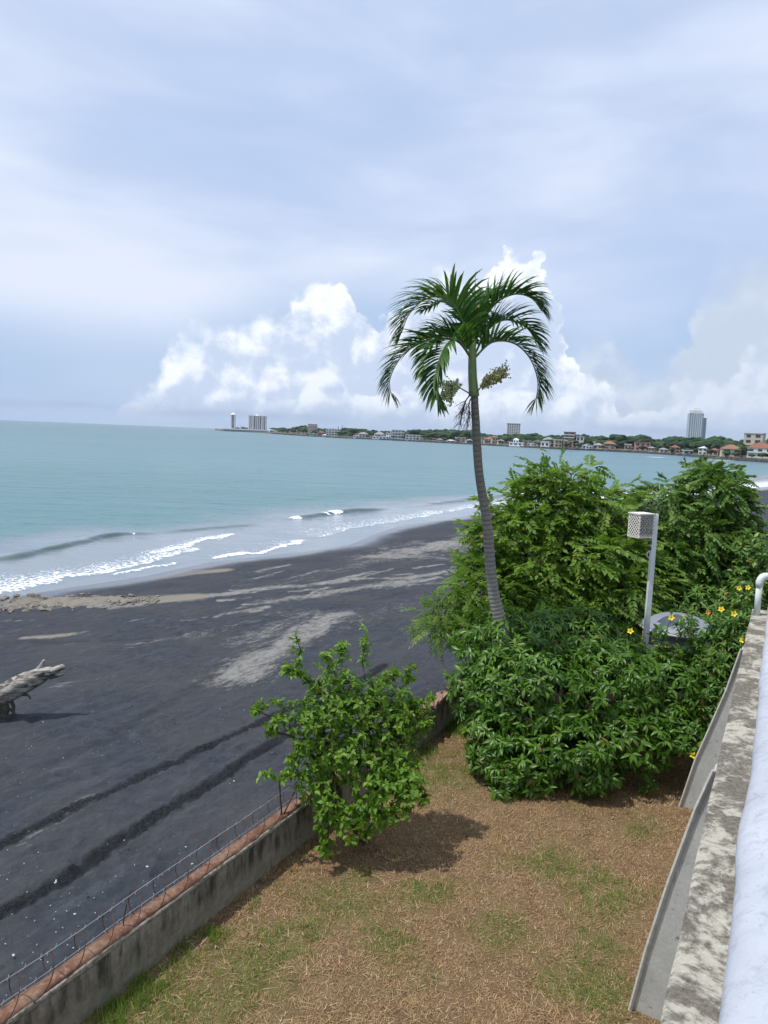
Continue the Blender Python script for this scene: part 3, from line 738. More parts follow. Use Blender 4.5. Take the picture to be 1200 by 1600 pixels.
villa(552, 561, 682.5, .5, 'bright', 'bright', 'flat', 1, 'short bright white marquee on the waterfront left of the long one', cat='marquee', name='marquee', nwin=2, yaw=0)
villa(508, 532, 670.5, 24, 'white', 'whiteroof', 'flat', 3, 'white three storey house with stepped roof terraces right of the pinkish block', bal=True)
villa(496, 508, 673.5, 24, 'brown', 'red', 'hip', 2, 'low brown house with red roof joined to the pinkish block')
villa(503, 514, 679, 2, 'bright', 'bright', 'hip', 1, 'bright white tent roof on the waterfront below the white house', cat='tent', name='beach_tent', nwin=2)
villa(471, 482, 677.5, 4, 'white', 'greyroof', 'flat', 1, 'low white building at the left end of the far houses', cat='building', name='low_building')
villa(484, 500, 679.5, 2, 'cream', 'whiteroof', 'flat', 1, 'long low cream terrace below the pinkish block', cat='terrace', name='waterfront_terrace')
villa(480, 495, 663, 45, 'pink', 'tanw', 'flat', 7, 'pinkish seven storey block with stepped top left on the far shore', cat='building', name='apartment_block', nwin=4, bal=True)

# the point: podium, slim tower, hotel
f0 = far_pt(385); Yp = f0[1]
def bx_pt(xa, xb, y0, y1, Yd): 
    a = at_y(xa, (y0+y1)/2, Yd); b_ = at_y(xb, (y0+y1)/2, Yd); z1 = at_y((xa+xb)/2, y0, Yd)[2]; z0 = at_y((xa+xb)/2, y1, Yd)[2]
    return a[0], b_[0], z0, z1
yaw = -math.atan2(f0[0], f0[1])
po = empty('sea_wall_podium', (f0[0], Yp*.996, SEA), 0); tag(po, 'long low grey podium with white parapet carrying the hotel on the point', 'sea wall')
Wp = 72/FPX*Yp
boxobj('wall', BM['stone'], po, (2, 22, 2.0), (Wp, 44, 7.0))
boxobj('parapet', BM['bright'], po, (-8, -.3, 7.2), (Wp*.86, 1.0, 2.6))
boxobj('jetty', BM['stone'], po, (-Wp*.48, 10, .4), (Wp*.14, 24, 2.6))
boxobj('end_wall', BM['bright'], po, (Wp*.50, 2, 2.6), (3.0, 8, 8.5))
def round_tower():
    x0, x1, z0, z1 = bx_pt(361.2, 367.2, 648, 668, Yp*1.006); cx = (x0+x1)/2; r_ = (x1-x0)/2; H = z1-z0
    o = empty('slim_tower', (cx, Yp*1.006, z0-2), 0); tag(o, 'slim white tower with domed cap at the tip of the point', 'tower')
    link('shaft', MB().lathe([(r_*.62, 0), (r_*.62, H+2)], 16).mesh('shaft'), gm2, o)
    for i in range(11): boxobj('floor_slab', BM['white'], o, (0, 0, 3+(H-2)*i/10), (r_*1.85, r_*1.85, .8))
    for a in (-1, 1):
        for b_ in (-1, 1): boxobj('corner_column', BM['bright'], o, (a*r_*.9, b_*r_*.9, H/2+1), (r_*.34, r_*.34, H+2))
    link('dome', MB().lathe([(r_*1.35, H+1.6), (r_*1.3, H+2.6), (r_*1.0, H+4.2), (r_*.5, H+6.2), (r_*.15, H+8), (0.05, H+9)], 16).mesh('dome'), BM['bright'], o)
round_tower()
def hotel():
    Yd = Yp*1.008; x0, x1, z0, z1 = bx_pt(388.5, 415.5, 650.5, 671.5, Yd); Wd = x1-x0; H = z1-z0; cx = (x0+x1)/2
    o = empty('hotel_block', (cx, Yd, z0), 0); tag(o, 'white and glass twelve storey hotel block with a small dome on the point', 'hotel')
    boxobj('wall', gm2, o, (0, 10, H/2), (Wd*.97, 18, H))
    n = 12
    for i in range(n+1): boxobj('balcony', BM['white'], o, (0, .2, H*i/n), (Wd, 2.0, .9))
    for fx_, ww in ((-.49, .05), (-.36, .03), (-.25, .045), (-.08, .02), (.02, .02), (.12, .02), (.27, .04), (.38, .02), (.49, .025)):
        boxobj('pier', BM['bright'], o, (fx_*Wd, -.3, H/2), (Wd*ww*1.3, 2.2, H))
    boxobj('roof', BM['grey'], o, (0, 9, H+.6), (Wd*1.02, 20, 1.3))
    link('dome', MB().lathe([(5, H+1), (4.6, H+3), (2.5, H+4.6), (.9, H+6), (.6, H+9), (.25, H+14)], 14, (-Wd*.04, 8, 0)).mesh('dome'), BM['bright'], o)
    for i in range(n):
        for j in (-.31, -.19, .19, .44): boxobj('window', gm, o, (j*Wd, -.1, H*(i+.5)/n), (Wd*.055, 2.1, H/n*.5))
hotel()
def skyscraper():
    Yd = 1900.0; z0 = 4.0
    xa = at_y(1074, 684, Yd)[0]; xb = at_y(1097, 684, Yd)[0]; top = at_y(1086, 646, Yd)[2]; Wd = (xb-xa); H = top-z0
    o = empty('residential_tower', ((xa+xb)/2, Yd, z0), R(-14)); tag(o, 'tall blue grey residential tower with white crown rising behind the right hand trees', 'skyscraper')
    boxobj('wall', gm2, o, (0, Wd*.4, H/2), (Wd*.90, Wd*.8, H))
    n = 34
    for i in range(n): boxobj('floor_slab', BM['bluew'], o, (0, Wd*.4, H*(i+1)/n), (Wd*.93, Wd*.83, .9))
    for fx_ in (-.45, -.30, -.16, -.02, .10, .22, .34): boxobj('pier', BM['white'], o, (fx_*Wd, -.5, H/2+1), (Wd*.05, 1.6, H+2))
    boxobj('side_wing', gm2, o, (Wd*.56, Wd*.55, H*.44), (Wd*.26, Wd*.6, H*.88))
    for i in range(30): boxobj('wing_slab', BM['bluew'], o, (Wd*.56, Wd*.55, H*.88*(i+1)/30), (Wd*.28, Wd*.63, .8))
    boxobj('wing_pier', BM['white'], o, (Wd*.69, Wd*.24, H*.44), (Wd*.03, 1.5, H*.9))
    boxobj('crown', BM['white'], o, (-.02*Wd, Wd*.4, H+4.5), (Wd*.72, Wd*.6, 7))
    boxobj('crown', BM['bright'], o, (.02*Wd, Wd*.4, H+11), (Wd*.42, Wd*.4, 7))
    boxobj('crown', BM['bright'], o, (-.02*Wd, Wd*.4, H+15.5), (Wd*.18, Wd*.2, 4))
    for q in (-.36, .34): boxobj('parapet', BM['bright'], o, (q*Wd, -.2, H+3), (Wd*.16, 3, 5))
skyscraper()
# ---------------------------------------------------------------- garden
GZ = 0.0
gs = np.concatenate([np.linspace(-8, 2, 30, endpoint=False), np.linspace(2, 14, 240, endpoint=False), np.linspace(14, 24, 40)])
gt_ = np.concatenate([np.linspace(-12, -.5, 20, endpoint=False), np.linspace(-.5, 4.86, 170)])
SS, TT = np.meshgrid(gs, gt_, indexing='ij')
GX = SS*U2[0]+TT*N2[0]; GY = SS*U2[1]+TT*N2[1]
def garden_z(x, y):
    return (fbm(x*.6, y*.6, 5)-.5)*.05+(fbm(x*4, y*4, 8, 3)-.5)*.02
green_px = [(500, 1410, .55), (395, 1530, .6), (250, 1590, .4), (440, 1480, .4), (850, 1350, .45), (780, 1460, .35), (920, 1400, .5), (920, 1540, .45), (660, 1400, .25), (700, 1210, .5), (560, 1370, .25),
            (330, 1480, .25), (180, 1585, .3), (1000, 1300, .3), (730, 1140, .5), (600, 1470, .3), (340, 1560, .4), (260, 1570, .4), (490, 1445, .3), (940, 1480, .3)]
GP = [(at_z(x, y, 0)[:2], r_) for x, y, r_ in green_px]
def green_mask(x, y):
    g = np.zeros(np.shape(x))
    for c, r_ in GP: g = np.maximum(g, np.exp(-((x-c[0])**2+(y-c[1])**2)/(r_*r_)))
    n = fbm(x*2.2, y*2.2, 33); return np.clip(g*.95+(n-.5)*1.3, 0, 1)
m, t, b = material('dry_lawn')
obj = t.new('ShaderNodeTexCoord').outputs['Object']; gr = t.attr('green')
n1 = t.noise(obj, 3, 6, .65); n2 = t.noise(obj, 55, 4, .7)
n3 = t.noise(t.vmul(obj, (90, 25, 1)), 1, 3, .6, 1.5)
c = t.mix(t.mr(n1, .3, .7), rgb(.18, .105, .060), rgb(.33, .22, .125)); c = t.mix(t.mr(n2, .35, .7, 0, .8), c, rgb(.085, .055, .032))
c = t.mix(t.mr(t.noise(obj, 5.5, 6, .7), .54, .66, 0, .7), c, rgb(.085, .055, .035)); c = t.mix(t.mr(n3, .55, .72, 0, .6), c, rgb(.40, .31, .18))
c = t.mix(t.math('MULTIPLY', gr, .5), c, rgb(.13, .155, .045)); t.l.new(c, b.inputs['Base Color']); b.inputs['Roughness'].default_value = .95; b.inputs['Specular IOR Level'].default_value = .1
t.l.new(t.bump(t.math('ADD', n2, n3), .8, .02), b.inputs['Normal']); M['lawn'] = m
me = grid_mesh('garden_ground', GX, GY, GZ+garden_z(GX, GY), {'green': green_mask(GX, GY)})
tag(link('garden_ground', me, M['lawn']), kind='structure')
# grass blades and straw
def blades(name, n, srange, trange, hl, wd, lie, mat, seed, green_only=None, label=''):
    g = np.random.default_rng(seed)
    s = g.uniform(*srange, n); t_ = g.uniform(*trange, n)
    x = s*U2[0]+t_*N2[0]; y = s*U2[1]+t_*N2[1]; gm_ = green_mask(x, y)
    clump = fbm(x*7, y*7, 91, 2)
    if green_only is True: k = g.random(n) < np.clip(gm_*1.5-.25, 0.02, 1)*sstep(.25, .5, clump)
    elif green_only is False: k = g.random(n) < (1-.7*gm_)*(.25+.75*sstep(.35, .62, clump))
    else: k = np.ones(n, bool)
    x, y, gm_ = x[k], y[k], gm_[k]; n = len(x); z = garden_z(x, y)
    a = g.uniform(0, 2*math.pi, n); ln = hl*g.uniform(.5, 1.4, n)*(.45+1.3*fbm(x*3.1, y*3.1, 55, 3)**1.3); w_ = wd*g.uniform(.6, 1.3, n)
    tilt = np.radians(g.uniform(lie[0], lie[1], n))
    dx = np.cos(a)*np.sin(tilt)*ln; dy = np.sin(a)*np.sin(tilt)*ln; dz = np.cos(tilt)*ln
    px = -np.sin(a)*w_; py = np.cos(a)*w_
    lift = g.uniform(0, .015, n)*(tilt > 1.1)
    P0 = np.stack([x-px, y-py, z+lift-.004], 1); P1 = np.stack([x+px, y+py, z+lift-.004], 1)
    P2 = np.stack([x+dx*.55+px*.7, y+dy*.55+py*.7, z+dz*.62+lift], 1); P3 = np.stack([x+dx*.55-px*.7, y+dy*.55-py*.7, z+dz*.62+lift], 1)
    P4 = np.stack([x+dx, y+dy, z+dz*.92+lift], 1)
    co = np.stack([P0, P1, P2, P3, P4], 1).reshape(-1, 3); i = np.arange(n)[:, None]*5
    q = np.vstack([i+np.array([0, 1, 2]), i+np.array([0, 2, 3]), i+np.array([3, 2, 4])])
    me = raw_mesh(name, co, q, {'tint': np.repeat(g.random(n), 5)}, False)
    tag(link(name, me, mat), label, kind='stuff')
M['grass_g'] = mat_leaf('green_grass', (.08, .15, .018), (.17, .28, .040), (.30, .34, .08), .6, .25, .2)
M['straw'] = mat_leaf('dry_grass', (.24, .14, .072), (.54, .38, .215), (.74, .60, .39), .8, .2, .1)
blades('dry_grass', 250000, (2.4, 12.5), (.2, 4.77), .040, .0022, (25, 88), M['straw'], 1, False, 'dry straw coloured grass covering the garden')
blades('fallen_straw', 26000, (2.4, 12.5), (.2, 4.77), .10, .0024, (82, 90), M['straw'], 2, None, 'loose straw lying on the garden grass')
blades('green_grass', 170000, (2.4, 13.0), (.2, 4.77), .055, .0022, (8, 50), M['grass_g'], 3, True, 'green grass growing in patches in the dry lawn')
blades('wall_foot_grass', 26000, (2.4, 12.5), (4.45, 4.765), .085, .0024, (8, 40), M['grass_g'], 4, True, 'taller green grass along the foot of the garden wall')
# dead leaf litter
g = np.random.default_rng(12); n = 420; s = g.uniform(2.6, 12, n); t_ = g.uniform(.4, 4.6, n); x = s*U2[0]+t_*N2[0]; y = s*U2[1]+t_*N2[1]
a = g.uniform(0, 6.28, n); L = g.uniform(.012, .030, n); z = garden_z(x, y)+.018
dx, dy = np.cos(a)*L, np.sin(a)*L; wx, wy = -dy*.4, dx*.4
co = np.stack([np.stack([x-dx, y-dy, z], 1), np.stack([x+wx, y+wy, z+.008], 1), np.stack([x+dx, y+dy, z+.004], 1), np.stack([x-wx, y-wy, z+.012], 1)], 1).reshape(-1, 3)
M['litter'] = mat_leaf('dead_leaf', (.14, .07, .04), (.30, .18, .11), (.42, .33, .26), .8, .1, .1)
me = raw_mesh('leaf_litter', co, np.arange(n*4).reshape(-1, 4), {'tint': np.repeat(g.random(n), 4)}, False)
tag(link('leaf_litter', me, M['litter']), 'small dead leaves scattered on the dry lawn', kind='stuff')

# ---------------------------------------------------------------- garden wall
WT0, WT1, WH = 4.775, 4.955, .487
m, t, b = material('stained_concrete_wall')
obj = t.new('ShaderNodeTexCoord').outputs['Object']
sepo = t.new('ShaderNodeSeparateXYZ'); t.l.new(obj, sepo.inputs[0])
n1 = t.noise(obj, 2.2, 6, .65, .5); n2 = t.noise(obj, 14, 6, .7); n3 = t.noise(t.vmul(obj, (6, 6, 1.2)), 1.2, 5, .65)
c = t.mix(t.mr(n2, .3, .7), rgb(.20, .185, .14), rgb(.34, .315, .25))
lowz = t.mr(t.math('ADD', sepo.outputs[2], t.math('MULTIPLY', n1, .55)), .30, .62, 0, 1, True)
c = t.mix(t.math('MULTIPLY', lowz, t.mr(n3, .36, .56, 1, .15)), c, rgb(.045, .042, .032))
c = t.mix(t.mr(n3, .60, .70, 0, .75), c, rgb(.03, .03, .025)); t.l.new(c, b.inputs['Base Color']); b.inputs['Roughness'].default_value = .95
t.l.new(t.bump(t.math('ADD', n2, n3), .7, .02), b.inputs['Normal']); M['wallc'] = m
m, t, b = material('rusty_brick_top')
obj = t.new('ShaderNodeTexCoord').outputs['Object']
n1 = t.noise(obj, 3.5, 6, .6); n2 = t.noise(obj, 22, 6, .7)
c = t.mix(t.mr(n1, .35, .65), rgb(.13, .050, .028), rgb(.24, .135, .085)); c = t.mix(t.mr(n2, .52, .66, 0, .8), c, rgb(.28, .21, .16)); c = t.mix(t.mr(n2, .30, .48, .9, 0), c, rgb(.075, .045, .035)); c = t.mix(t.mr(t.noise(obj, 7, 5, .7), .55, .68, 0, .75), c, rgb(.17, .13, .10))
t.l.new(c, b.inputs['Base Color']); b.inputs['Roughness'].default_value = .95; t.l.new(t.bump(n2, .7, .012), b.inputs['Normal']); M['capm'] = m
wall_o = empty('garden_wall', tuple(W(3, 4.85, 0))); tag(wall_o, 'low stained concrete wall between the dry lawn and the black beach', 'wall')
w0 = np.array(wall_o.location)
def wall_strip(name, rows, mat, s0=-4, s1=19, ds_=.06, jit=.008, seed=0):
    ss = np.arange(s0, s1, ds_); g = np.random.default_rng(seed); nr = len(rows)
    XX = np.zeros((len(ss), nr)); YY = XX.copy(); ZZ = XX.copy()
    for j, (t_, z_, jj) in enumerate(rows):
        tt = t_+(fbm(ss*2.5, ss*0+j*3.1, seed+j, 4)-.5)*jj; zz_ = z_+(fbm(ss*3+40, ss*0+j*5.7, seed+9+j, 4)-.5)*jj
        p = U2[None]*ss[:, None]+N2[None]*tt[:, None]; XX[:, j] = p[:, 0]-w0[0]; YY[:, j] = p[:, 1]-w0[1]; ZZ[:, j] = zz_
    return link(name, grid_mesh(name, XX, YY, ZZ, smooth=False), mat, wall_o)
wall_strip('wall_body', [(WT0-.01, -.1, .02), (WT0-.005, .08, .03), (WT0, .2, .03), (WT0, .31, .03), (WT0+.0, WH-.035, .02), (WT0+.03, WH-.02, .01), (WT1-.03, WH-.02, .01), (WT1, WH-.04, .02), (WT1, .1, .03), (WT1+.02, -.7, .03)], M['wallc'], seed=3)
wall_strip('rust_stained_cap', [(WT0+.03, WH-.03, .01), (WT0+.035, WH+.012, .05), (WT0+.07, WH+.02, .035), (WT0+.12, WH+.028, .04), (WT1-.05, WH+.015, .04), (WT1-.01, WH+.005, .03), (WT1-.005, WH-.05, .01)], M['capm'], seed=8)
wall_strip('pale_cap_edge', [(WT0-.008, WH-.030, .02), (WT0-.010, WH-.004, .022), (WT0+.012, WH+.010, .03), (WT0+.03, WH-.01, .01)], mat_simple('pale_mortar', (.36, .33, .27), .95, .75, 22, .6, .01), seed=21)
# broken bricks on the far stretch of the wall top
M['brickm'] = mat_simple('old_brick', (.40, .25, .19), .95, .5, 18, .5, .01)
brick_me = []
for i in range(4):
    bb = MB().box((0, 0, 0), (.20, .10, .065)); v = bb.v[0]; v += rng.uniform(-.014, .014, v.shape); me = bb.mesh('brick'); me.materials.append(M['brickm']); brick_me.append(me)
for i in range(34):
    s = 10.0+i*.115+random.uniform(-.03, .03); p = W(s, 4.825+.09*(i % 2)+random.uniform(-.02, .02), WH+.055+random.uniform(0, .025))
    o = link('brick', random.choice(brick_me), None, wall_o, tuple(p-w0)); o.rotation_euler = (random.uniform(-.2, .2), random.uniform(-.2, .2), math.pi/2-WA+random.uniform(-.5, .5))
# razor wire coil, brackets and straight wires
coil = empty('razor_wire_coil', tuple(W(3, 4.85, WH))); tag(coil, 'rusty razor wire coil looped along the top of the garden wall', 'razor wire')
wb = np.array(coil.location)
mb = MB(); pitch = .30; rad = .14
ss = np.arange(.8, 12.6, .012)
ph = (ss/pitch)*2*math.pi; wob = fbm(ss*1.3, ss*0, 7, 3)-.5
pts = np.array([W(s+math.cos(a_)*.05, 4.86+rad*(1+.3*w_)*math.sin(a_), WH+.125+rad*(1+.4*w_)*math.cos(a_)*.98+w_*.07)-wb for s, a_, w_ in zip(ss, ph, wob)])
mb.tube(pts, .0042, 4); link('coil_wire', mb.mesh('coil_wire'), M['rust'], coil)
mb = MB()
for i in range(0, len(pts)-1, 6):
    p = pts[i]; d = pts[i+1]-p; d /= np.linalg.norm(d); q = np.cross(d, (0, 0, 1.0)); q /= np.linalg.norm(q)+1e-6
    mb.add([p-d*.014+q*.010, p+d*.014+q*.010, p+d*.004-q*.004, p-d*.004-q*.004, p-d*.014-q*.010, p+d*.014-q*.010], [(0, 2, 3), (1, 2, 3), (4, 3, 2), (5, 2, 3)])
tag(link('barbs', mb.mesh('barbs'), M['rust'], coil), kind='stuff')
def wirething(name, t_, z_, r_, s0, s1, label, sag=.02, barbs=True, mat='galv'):
    base = W(s0, t_, WH); o = empty(name, tuple(base)); tag(o, label, 'barbed wire'); mb = MB()
    s = np.linspace(s0, s1, 60); P_ = np.array([W(a_, t_+.01*math.sin(a_*3), z_-sag*math.sin((a_*1.1) % math.pi))-base for a_ in s])
    mb.tube(P_, r_, 5); link('strand', mb.mesh('strand'), M[mat], o)
    if barbs:
        bm_ = MB().tube([(0, -.02, -.006), (0, .02, .006)], .0016, 3).tube([(-.004, -.01, -.018), (.004, .01, .018)], .0016, 3).mesh('barb'); bm_.materials.append(M[mat])
        for a_ in np.arange(s0+.1, s1, .14): link('barb', bm_, None, o, tuple(W(a_, t_, z_-sag*math.sin((a_*1.1) % math.pi))-base))
wirething('barbed_wire', 4.87, WH+.29, .0030, 1.5, 8.2, 'upper pale galvanised barbed wire strand strung above the garden wall')
wirething('barbed_wire', 4.94, WH+.05, .0026, 1.5, 12.5, 'lower galvanised barbed wire strand along the beach edge of the wall top', .008)
br = empty('wire_bracket', tuple(W(6.75, 4.85, WH))); tag(br, 'rusty steel V bracket holding the barbed wire beside the leaning shrub', 'bracket')
Rw = Matrix.Rotation(math.pi/2-WA, 3, 'Z')
link('arm', MB().tube([(0, 0, -.02), (-.03, .02, .22), (-.05, .03, .44)], .010, 5).mesh('arm'), M['rust'], br)
link('arm', MB().tube([(0, 0, -.02), (.06, .08, .10), (.12, .17, .22)], .010, 5).mesh('arm'), M['rust'], br)
for i, (s, hh) in enumerate(((2.2, .3), (4.4, .22), (8.6, .35), (10.4, .3))):
    o = link('rusty_stake', MB().tube([(0, 0, -.02), (.01, 0, hh*.5), (.03, .01, hh)], .006, 5).mesh('rusty_stake'), M['rust'], None, tuple(W(s, 4.88, WH)))
    tag(o, ['short rusty stake near the bottom left end of the wall', 'rusty stake midway along the near stretch of wall', 'rusty stake on the wall behind the leaning shrub', 'rusty stake among the broken bricks on the far wall top'][i], 'stake')
# ---------------------------------------------------------------- building at the right edge
m, t, b = material('mouldy_concrete')
obj = t.new('ShaderNodeTexCoord').outputs['Object']
n1 = t.noise(obj, 2.2, 8, .72, .7); n2 = t.noise(obj, 30, 6, .7); n3 = t.noise(obj, 9, 6, .7)
c = t.mix(t.mr(n2, .3, .7), rgb(.36, .34, .28), rgb(.50, .48, .41))
mold = t.mr(t.math('ADD', n1, t.math('MULTIPLY', t.math('SUBTRACT', n3, .5), .5)), .40, .54, 0, 1, True)
c = t.mix(mold, c, t.mix(t.mr(n2, .35, .65), rgb(.075, .066, .052), rgb(.22, .20, .165))); t.l.new(c, b.inputs['Base Color']); b.inputs['Roughness'].default_value = .95
t.l.new(t.bump(t.math('ADD', n2, n3), .6, .012), b.inputs['Normal']); M['mould'] = m
m, t, b = material('grey_cement')
obj = t.new('ShaderNodeTexCoord').outputs['Object']
n1 = t.noise(obj, 3, 7, .65, .5); n2 = t.noise(obj, 40, 5, .7); n3 = t.noise(obj, 9, 6, .75, .8)
c = t.mix(t.mr(n1, .3, .7), rgb(.42, .425, .40), rgb(.58, .58, .54)); c = t.mix(t.mr(n3, .60, .68, 0, .8), c, rgb(.06, .065, .065)); c = t.mix(t.mr(n2, .3, .7, .3, 0), c, rgb(.16, .16, .15))
t.l.new(c, b.inputs['Base Color']); b.inputs['Roughness'].default_value = .9; t.l.new(t.bump(n2, .4, .005), b.inputs['Normal']); M['cement'] = m
m, t, b = material('chalky_white_paint')
obj = t.new('ShaderNodeTexCoord').outputs['Object']
n1 = t.noise(obj, 5, 6, .6); n2 = t.noise(obj, 45, 6, .7); n3 = t.noise(t.vmul(obj, (30, 6, 6)), 1, 4, .7)
c = t.mix(t.mr(n1, .35, .7), rgb(.40, .425, .475), rgb(.47, .495, .545)); n4 = t.noise(obj, 14, 7, .75, .6); c = t.mix(t.mr(n4, .50, .64, 0, .55), c, rgb(.27, .29, .33)); c = t.mix(t.mr(n2, .60, .70, 0, .6), c, rgb(.22, .23, .26)); c = t.mix(t.mr(n3, .60, .72, 0, .4), c, rgb(.30, .31, .33)); c = t.mix(t.mr(t.voronoi(t.vadd(obj, t.vmul(t.noise(obj, 6, 3, .6, 0, True), (.2, .2, .2))), 1.3, 'DISTANCE_TO_EDGE'), 0, .006, .22, 0), c, rgb(.18, .19, .21))
t.l.new(c, b.inputs['Base Color']); b.inputs['Roughness'].default_value = .6; t.l.new(t.bump(t.math('ADD', n1, n2), .35, .006), b.inputs['Normal']); M['chalk'] = m
ho = empty('house', tuple(W(4, -1.5, 0))); tag(ho, 'house whose mouldy ledge, grey fins and white parapet run down the right edge', 'house'); h0 = np.array(ho.location)
def prism(name, poly, s0, s1, mat, ns=2, jit=0, seed=0, parent=ho, off=h0, smooth=False):
    """extrude a (t, z) outline along the wall direction"""
    ss = np.linspace(s0, s1, ns); mb = MB(); n = len(poly); V = []
    for k, s in enumerate(ss):
        for i, (t_, z_) in enumerate(poly):
            j = (vnoise(np.array([s*2.3+i*7.7]), np.array([seed+.5]), 3)[0]-.5)*jit; V.append(W(s, t_+j, z_+j*.4)-off)
    F = [(k*n+i, k*n+(i+1) % n, (k+1)*n+(i+1) % n, (k+1)*n+i) for k in range(ns-1) for i in range(n)]
    F += [tuple(range(n))[::-1], tuple((ns-1)*n+i for i in range(n))]
    mb.add(V, F); return link(name, mb.mesh(name, smooth), mat, parent)
prism('wall', [(.18, -.3), (.18, 2.28), (-6, 2.28), (-6, -.3)], -6, 13.2, M['cement'])
prism('ledge', [(.285, 2.24), (.285, 2.385), (.27, 2.40), (-.05, 2.40), (-.05, 2.24)], -6, 13.35, M['mould'], 200, .016, 2)
prism('parapet_wall', [(-.03, 2.38), (-.03, 3.80), (-.20, 3.80), (-.20, 2.38)], -6, 13.2, M['chalk'])
cp = []
for a in range(0, 190, 15): cp.append((-.13+.155*math.cos(R(a)), 3.80+.105*math.sin(R(a))))
# bulging, thickly painted coping
ss = np.linspace(-6, 13.2, 900); V = []
for s in ss:
    bul = .007*(fbm(np.array([s*1.6]), np.array([3.3]), 4, 3)[0]-.5)*2.6 + .009*math.exp(-((s-2.45)/.28)**2) - .005*math.exp(-((s-2.95)/.2)**2)
    for a in np.linspace(-15, 195, 19):
        r_ = 1+.05*(vnoise(np.array([s*6.]), np.array([a*.03]), 9)[0]-.5)
        V.append(W(s, -.145+(.168*math.cos(R(a)))*r_+bul*(math.cos(R(a)) > 0), 3.80+.085*math.sin(R(a))*r_)-h0)
n = 19; F = [(k*n+i, k*n+i+1, (k+1)*n+i+1, (k+1)*n+i) for k in range(len(ss)-1) for i in range(n-1)]
link('parapet_coping', MB().add(V, F).mesh('parapet_coping', True), M['chalk'], ho)
prism('terrace_floor', [(-.20, 2.5), (-.20, 2.8), (-6, 2.8), (-6, 2.5)], -6, 13.2, M['cement'])
def fin(s, tout, label, seed):
    prof = [(tout, -.1), (tout-.004, .0), (tout-.10, .62), (tout-.235, 1.3), (tout-.395, 2.0), (.30, 2.36), (.19, 2.36), (.19, -.1)]
    if s > 8: prof = [(tout, -.1), (tout-.004, .0), (.735, .72), (.63, 1.08), (.43, 1.78), (.30, 2.36), (.19, 2.36), (.19, -.1)]
    V = [W(s, t_, z_)-h0 for t_, z_ in prof]+[W(s+.14, t_, z_)-h0 for t_, z_ in prof]; n = len(prof)
    F = [tuple(range(n)), tuple(range(2*n-1, n-1, -1))]+[(i, i+n, (i+1) % n+n, (i+1) % n) for i in range(n)]
    o = link('buttress_fin', MB().add(V, F).mesh('buttress_fin'), M['cement'], ho)
    e = [W(s-.012, t_+.006, z_)-h0 for t_, z_ in prof[1:6]]
    link('fin_sunlit_edge', MB().tube(e, .019, 5).mesh('fin_sunlit_edge'), M['edge'], o)  # pale bead paints in the sun caught by the sloping edge
M['edge'] = mat_simple('pale_sunlit_edge_and_rim', (.52, .51, .46), .9, .3, 20)  # pale tone: painted sunlight on the fins, own colour on the tank rim
fin(6.46, .80, '', 1); fin(10.69, .89, '', 2)
fin(2.2, .85, '', 3)
# pipe rail
pr = empty('pipe_rail', tuple(W(12.9, .2, 2.4))); tag(pr, 'white plastic pipe rail with elbow standing at the far end of the ledge', 'rail')
p0 = W(12.9, .2, 2.4)
top = .62; rr = .052
link('upright_pipe', MB().tube([(0, 0, -.02), (0, 0, top-.10)], rr*.92, 14).mesh('upright_pipe', True), M['pvc'], pr)
rd = np.array([_r[0], _r[1]*1.0, 0]); rd = np.array([.97, .10, 0])
el_ = [(0, 0, top-.17)]+[tuple(rd*.10*(1-math.cos(R(a)))+np.array([0, 0, top-.10+.10*math.sin(R(a))])) for a in range(0, 91, 15)]+[tuple(rd*.18+np.array([0, 0, top]))]
link('elbow_joint', MB().tube(el_, rr*1.12, 14).mesh('elbow_joint', True), M['pvc'], pr)
link('top_pipe', MB().tube([tuple(rd*.17+np.array([0, 0, top])), tuple(rd*2.2+np.array([0, 0, top]))], rr*.92, 14).mesh('top_pipe', True), M['pvc'], pr)
link('upright_pipe', MB().tube([tuple(rd*2.15+np.array([0, 0, top])), tuple(rd*2.15+np.array([0, 0, -2.5]))], rr*.92, 14).mesh('upright_pipe', True), M['pvc'], pr)

# ---------------------------------------------------------------- lamp post with perforated box
LY = 12.6
pt = at_y(1024.5, 803, LY); pbm = at_y(1016, 960, LY)
lp = empty('lamp_post', (pt[0], LY, 0)); tag(lp, 'white post carrying a box shaped perforated lamp, rising behind the glossy bush', 'lamp post')
M['postp'] = mat_simple('weathered_white_post', (.74, .76, .77), .6, .18, 7, .2, .004)
link('post', MB().box((0, 0, pt[2]/2), (.080, .080, pt[2])).mesh('post'), M['postp'], lp)
ztop = pt[2]
M['lampw'] = mat_simple('cream_lamp_casing', (.76, .73, .65), .7, .2, 12, .2, .004)
M['dark'] = mat_simple('dark_interior', (.10, .075, .05), .9, .4, 6)
lb = empty('lamp_box', (-.245, -.02, ztop-.20)); lb.parent = lp; lb.rotation_euler = (0, 0, R(24))
def cage(w_, h_, nx, nz, name='perforated_front'):
    mb = MB(); 
    for i in range(nx+1):
        for j in range(nz):
            x = -w_/2+w_*i/nx; z = -h_/2+h_*j/nz
            for sx in (-1, 1):
                x2 = x+sx*w_/nx
                if abs(x2) > w_/2+1e-6: continue
                if (i+j) % 2: continue
                a = np.array([x, 0, z]); c_ = np.array([x2, 0, z+h_/nz]); d = c_-a; l = np.linalg.norm(d)
                ang = math.atan2(d[2], d[0]); mb.box((a+c_)/2, (l, .014, .0125), Matrix.Rotation(-ang, 3, 'Y'))
                a2 = np.array([x, 0, z+2*h_/nz]); 
                if z+2*h_/nz <= h_/2+1e-6:
                    d = c_-a2; ang = math.atan2(d[2], d[0]); mb.box((a2+c_)/2, (np.linalg.norm(d), .014, .0125), Matrix.Rotation(-ang, 3, 'Y'))
    return mb.mesh(name)
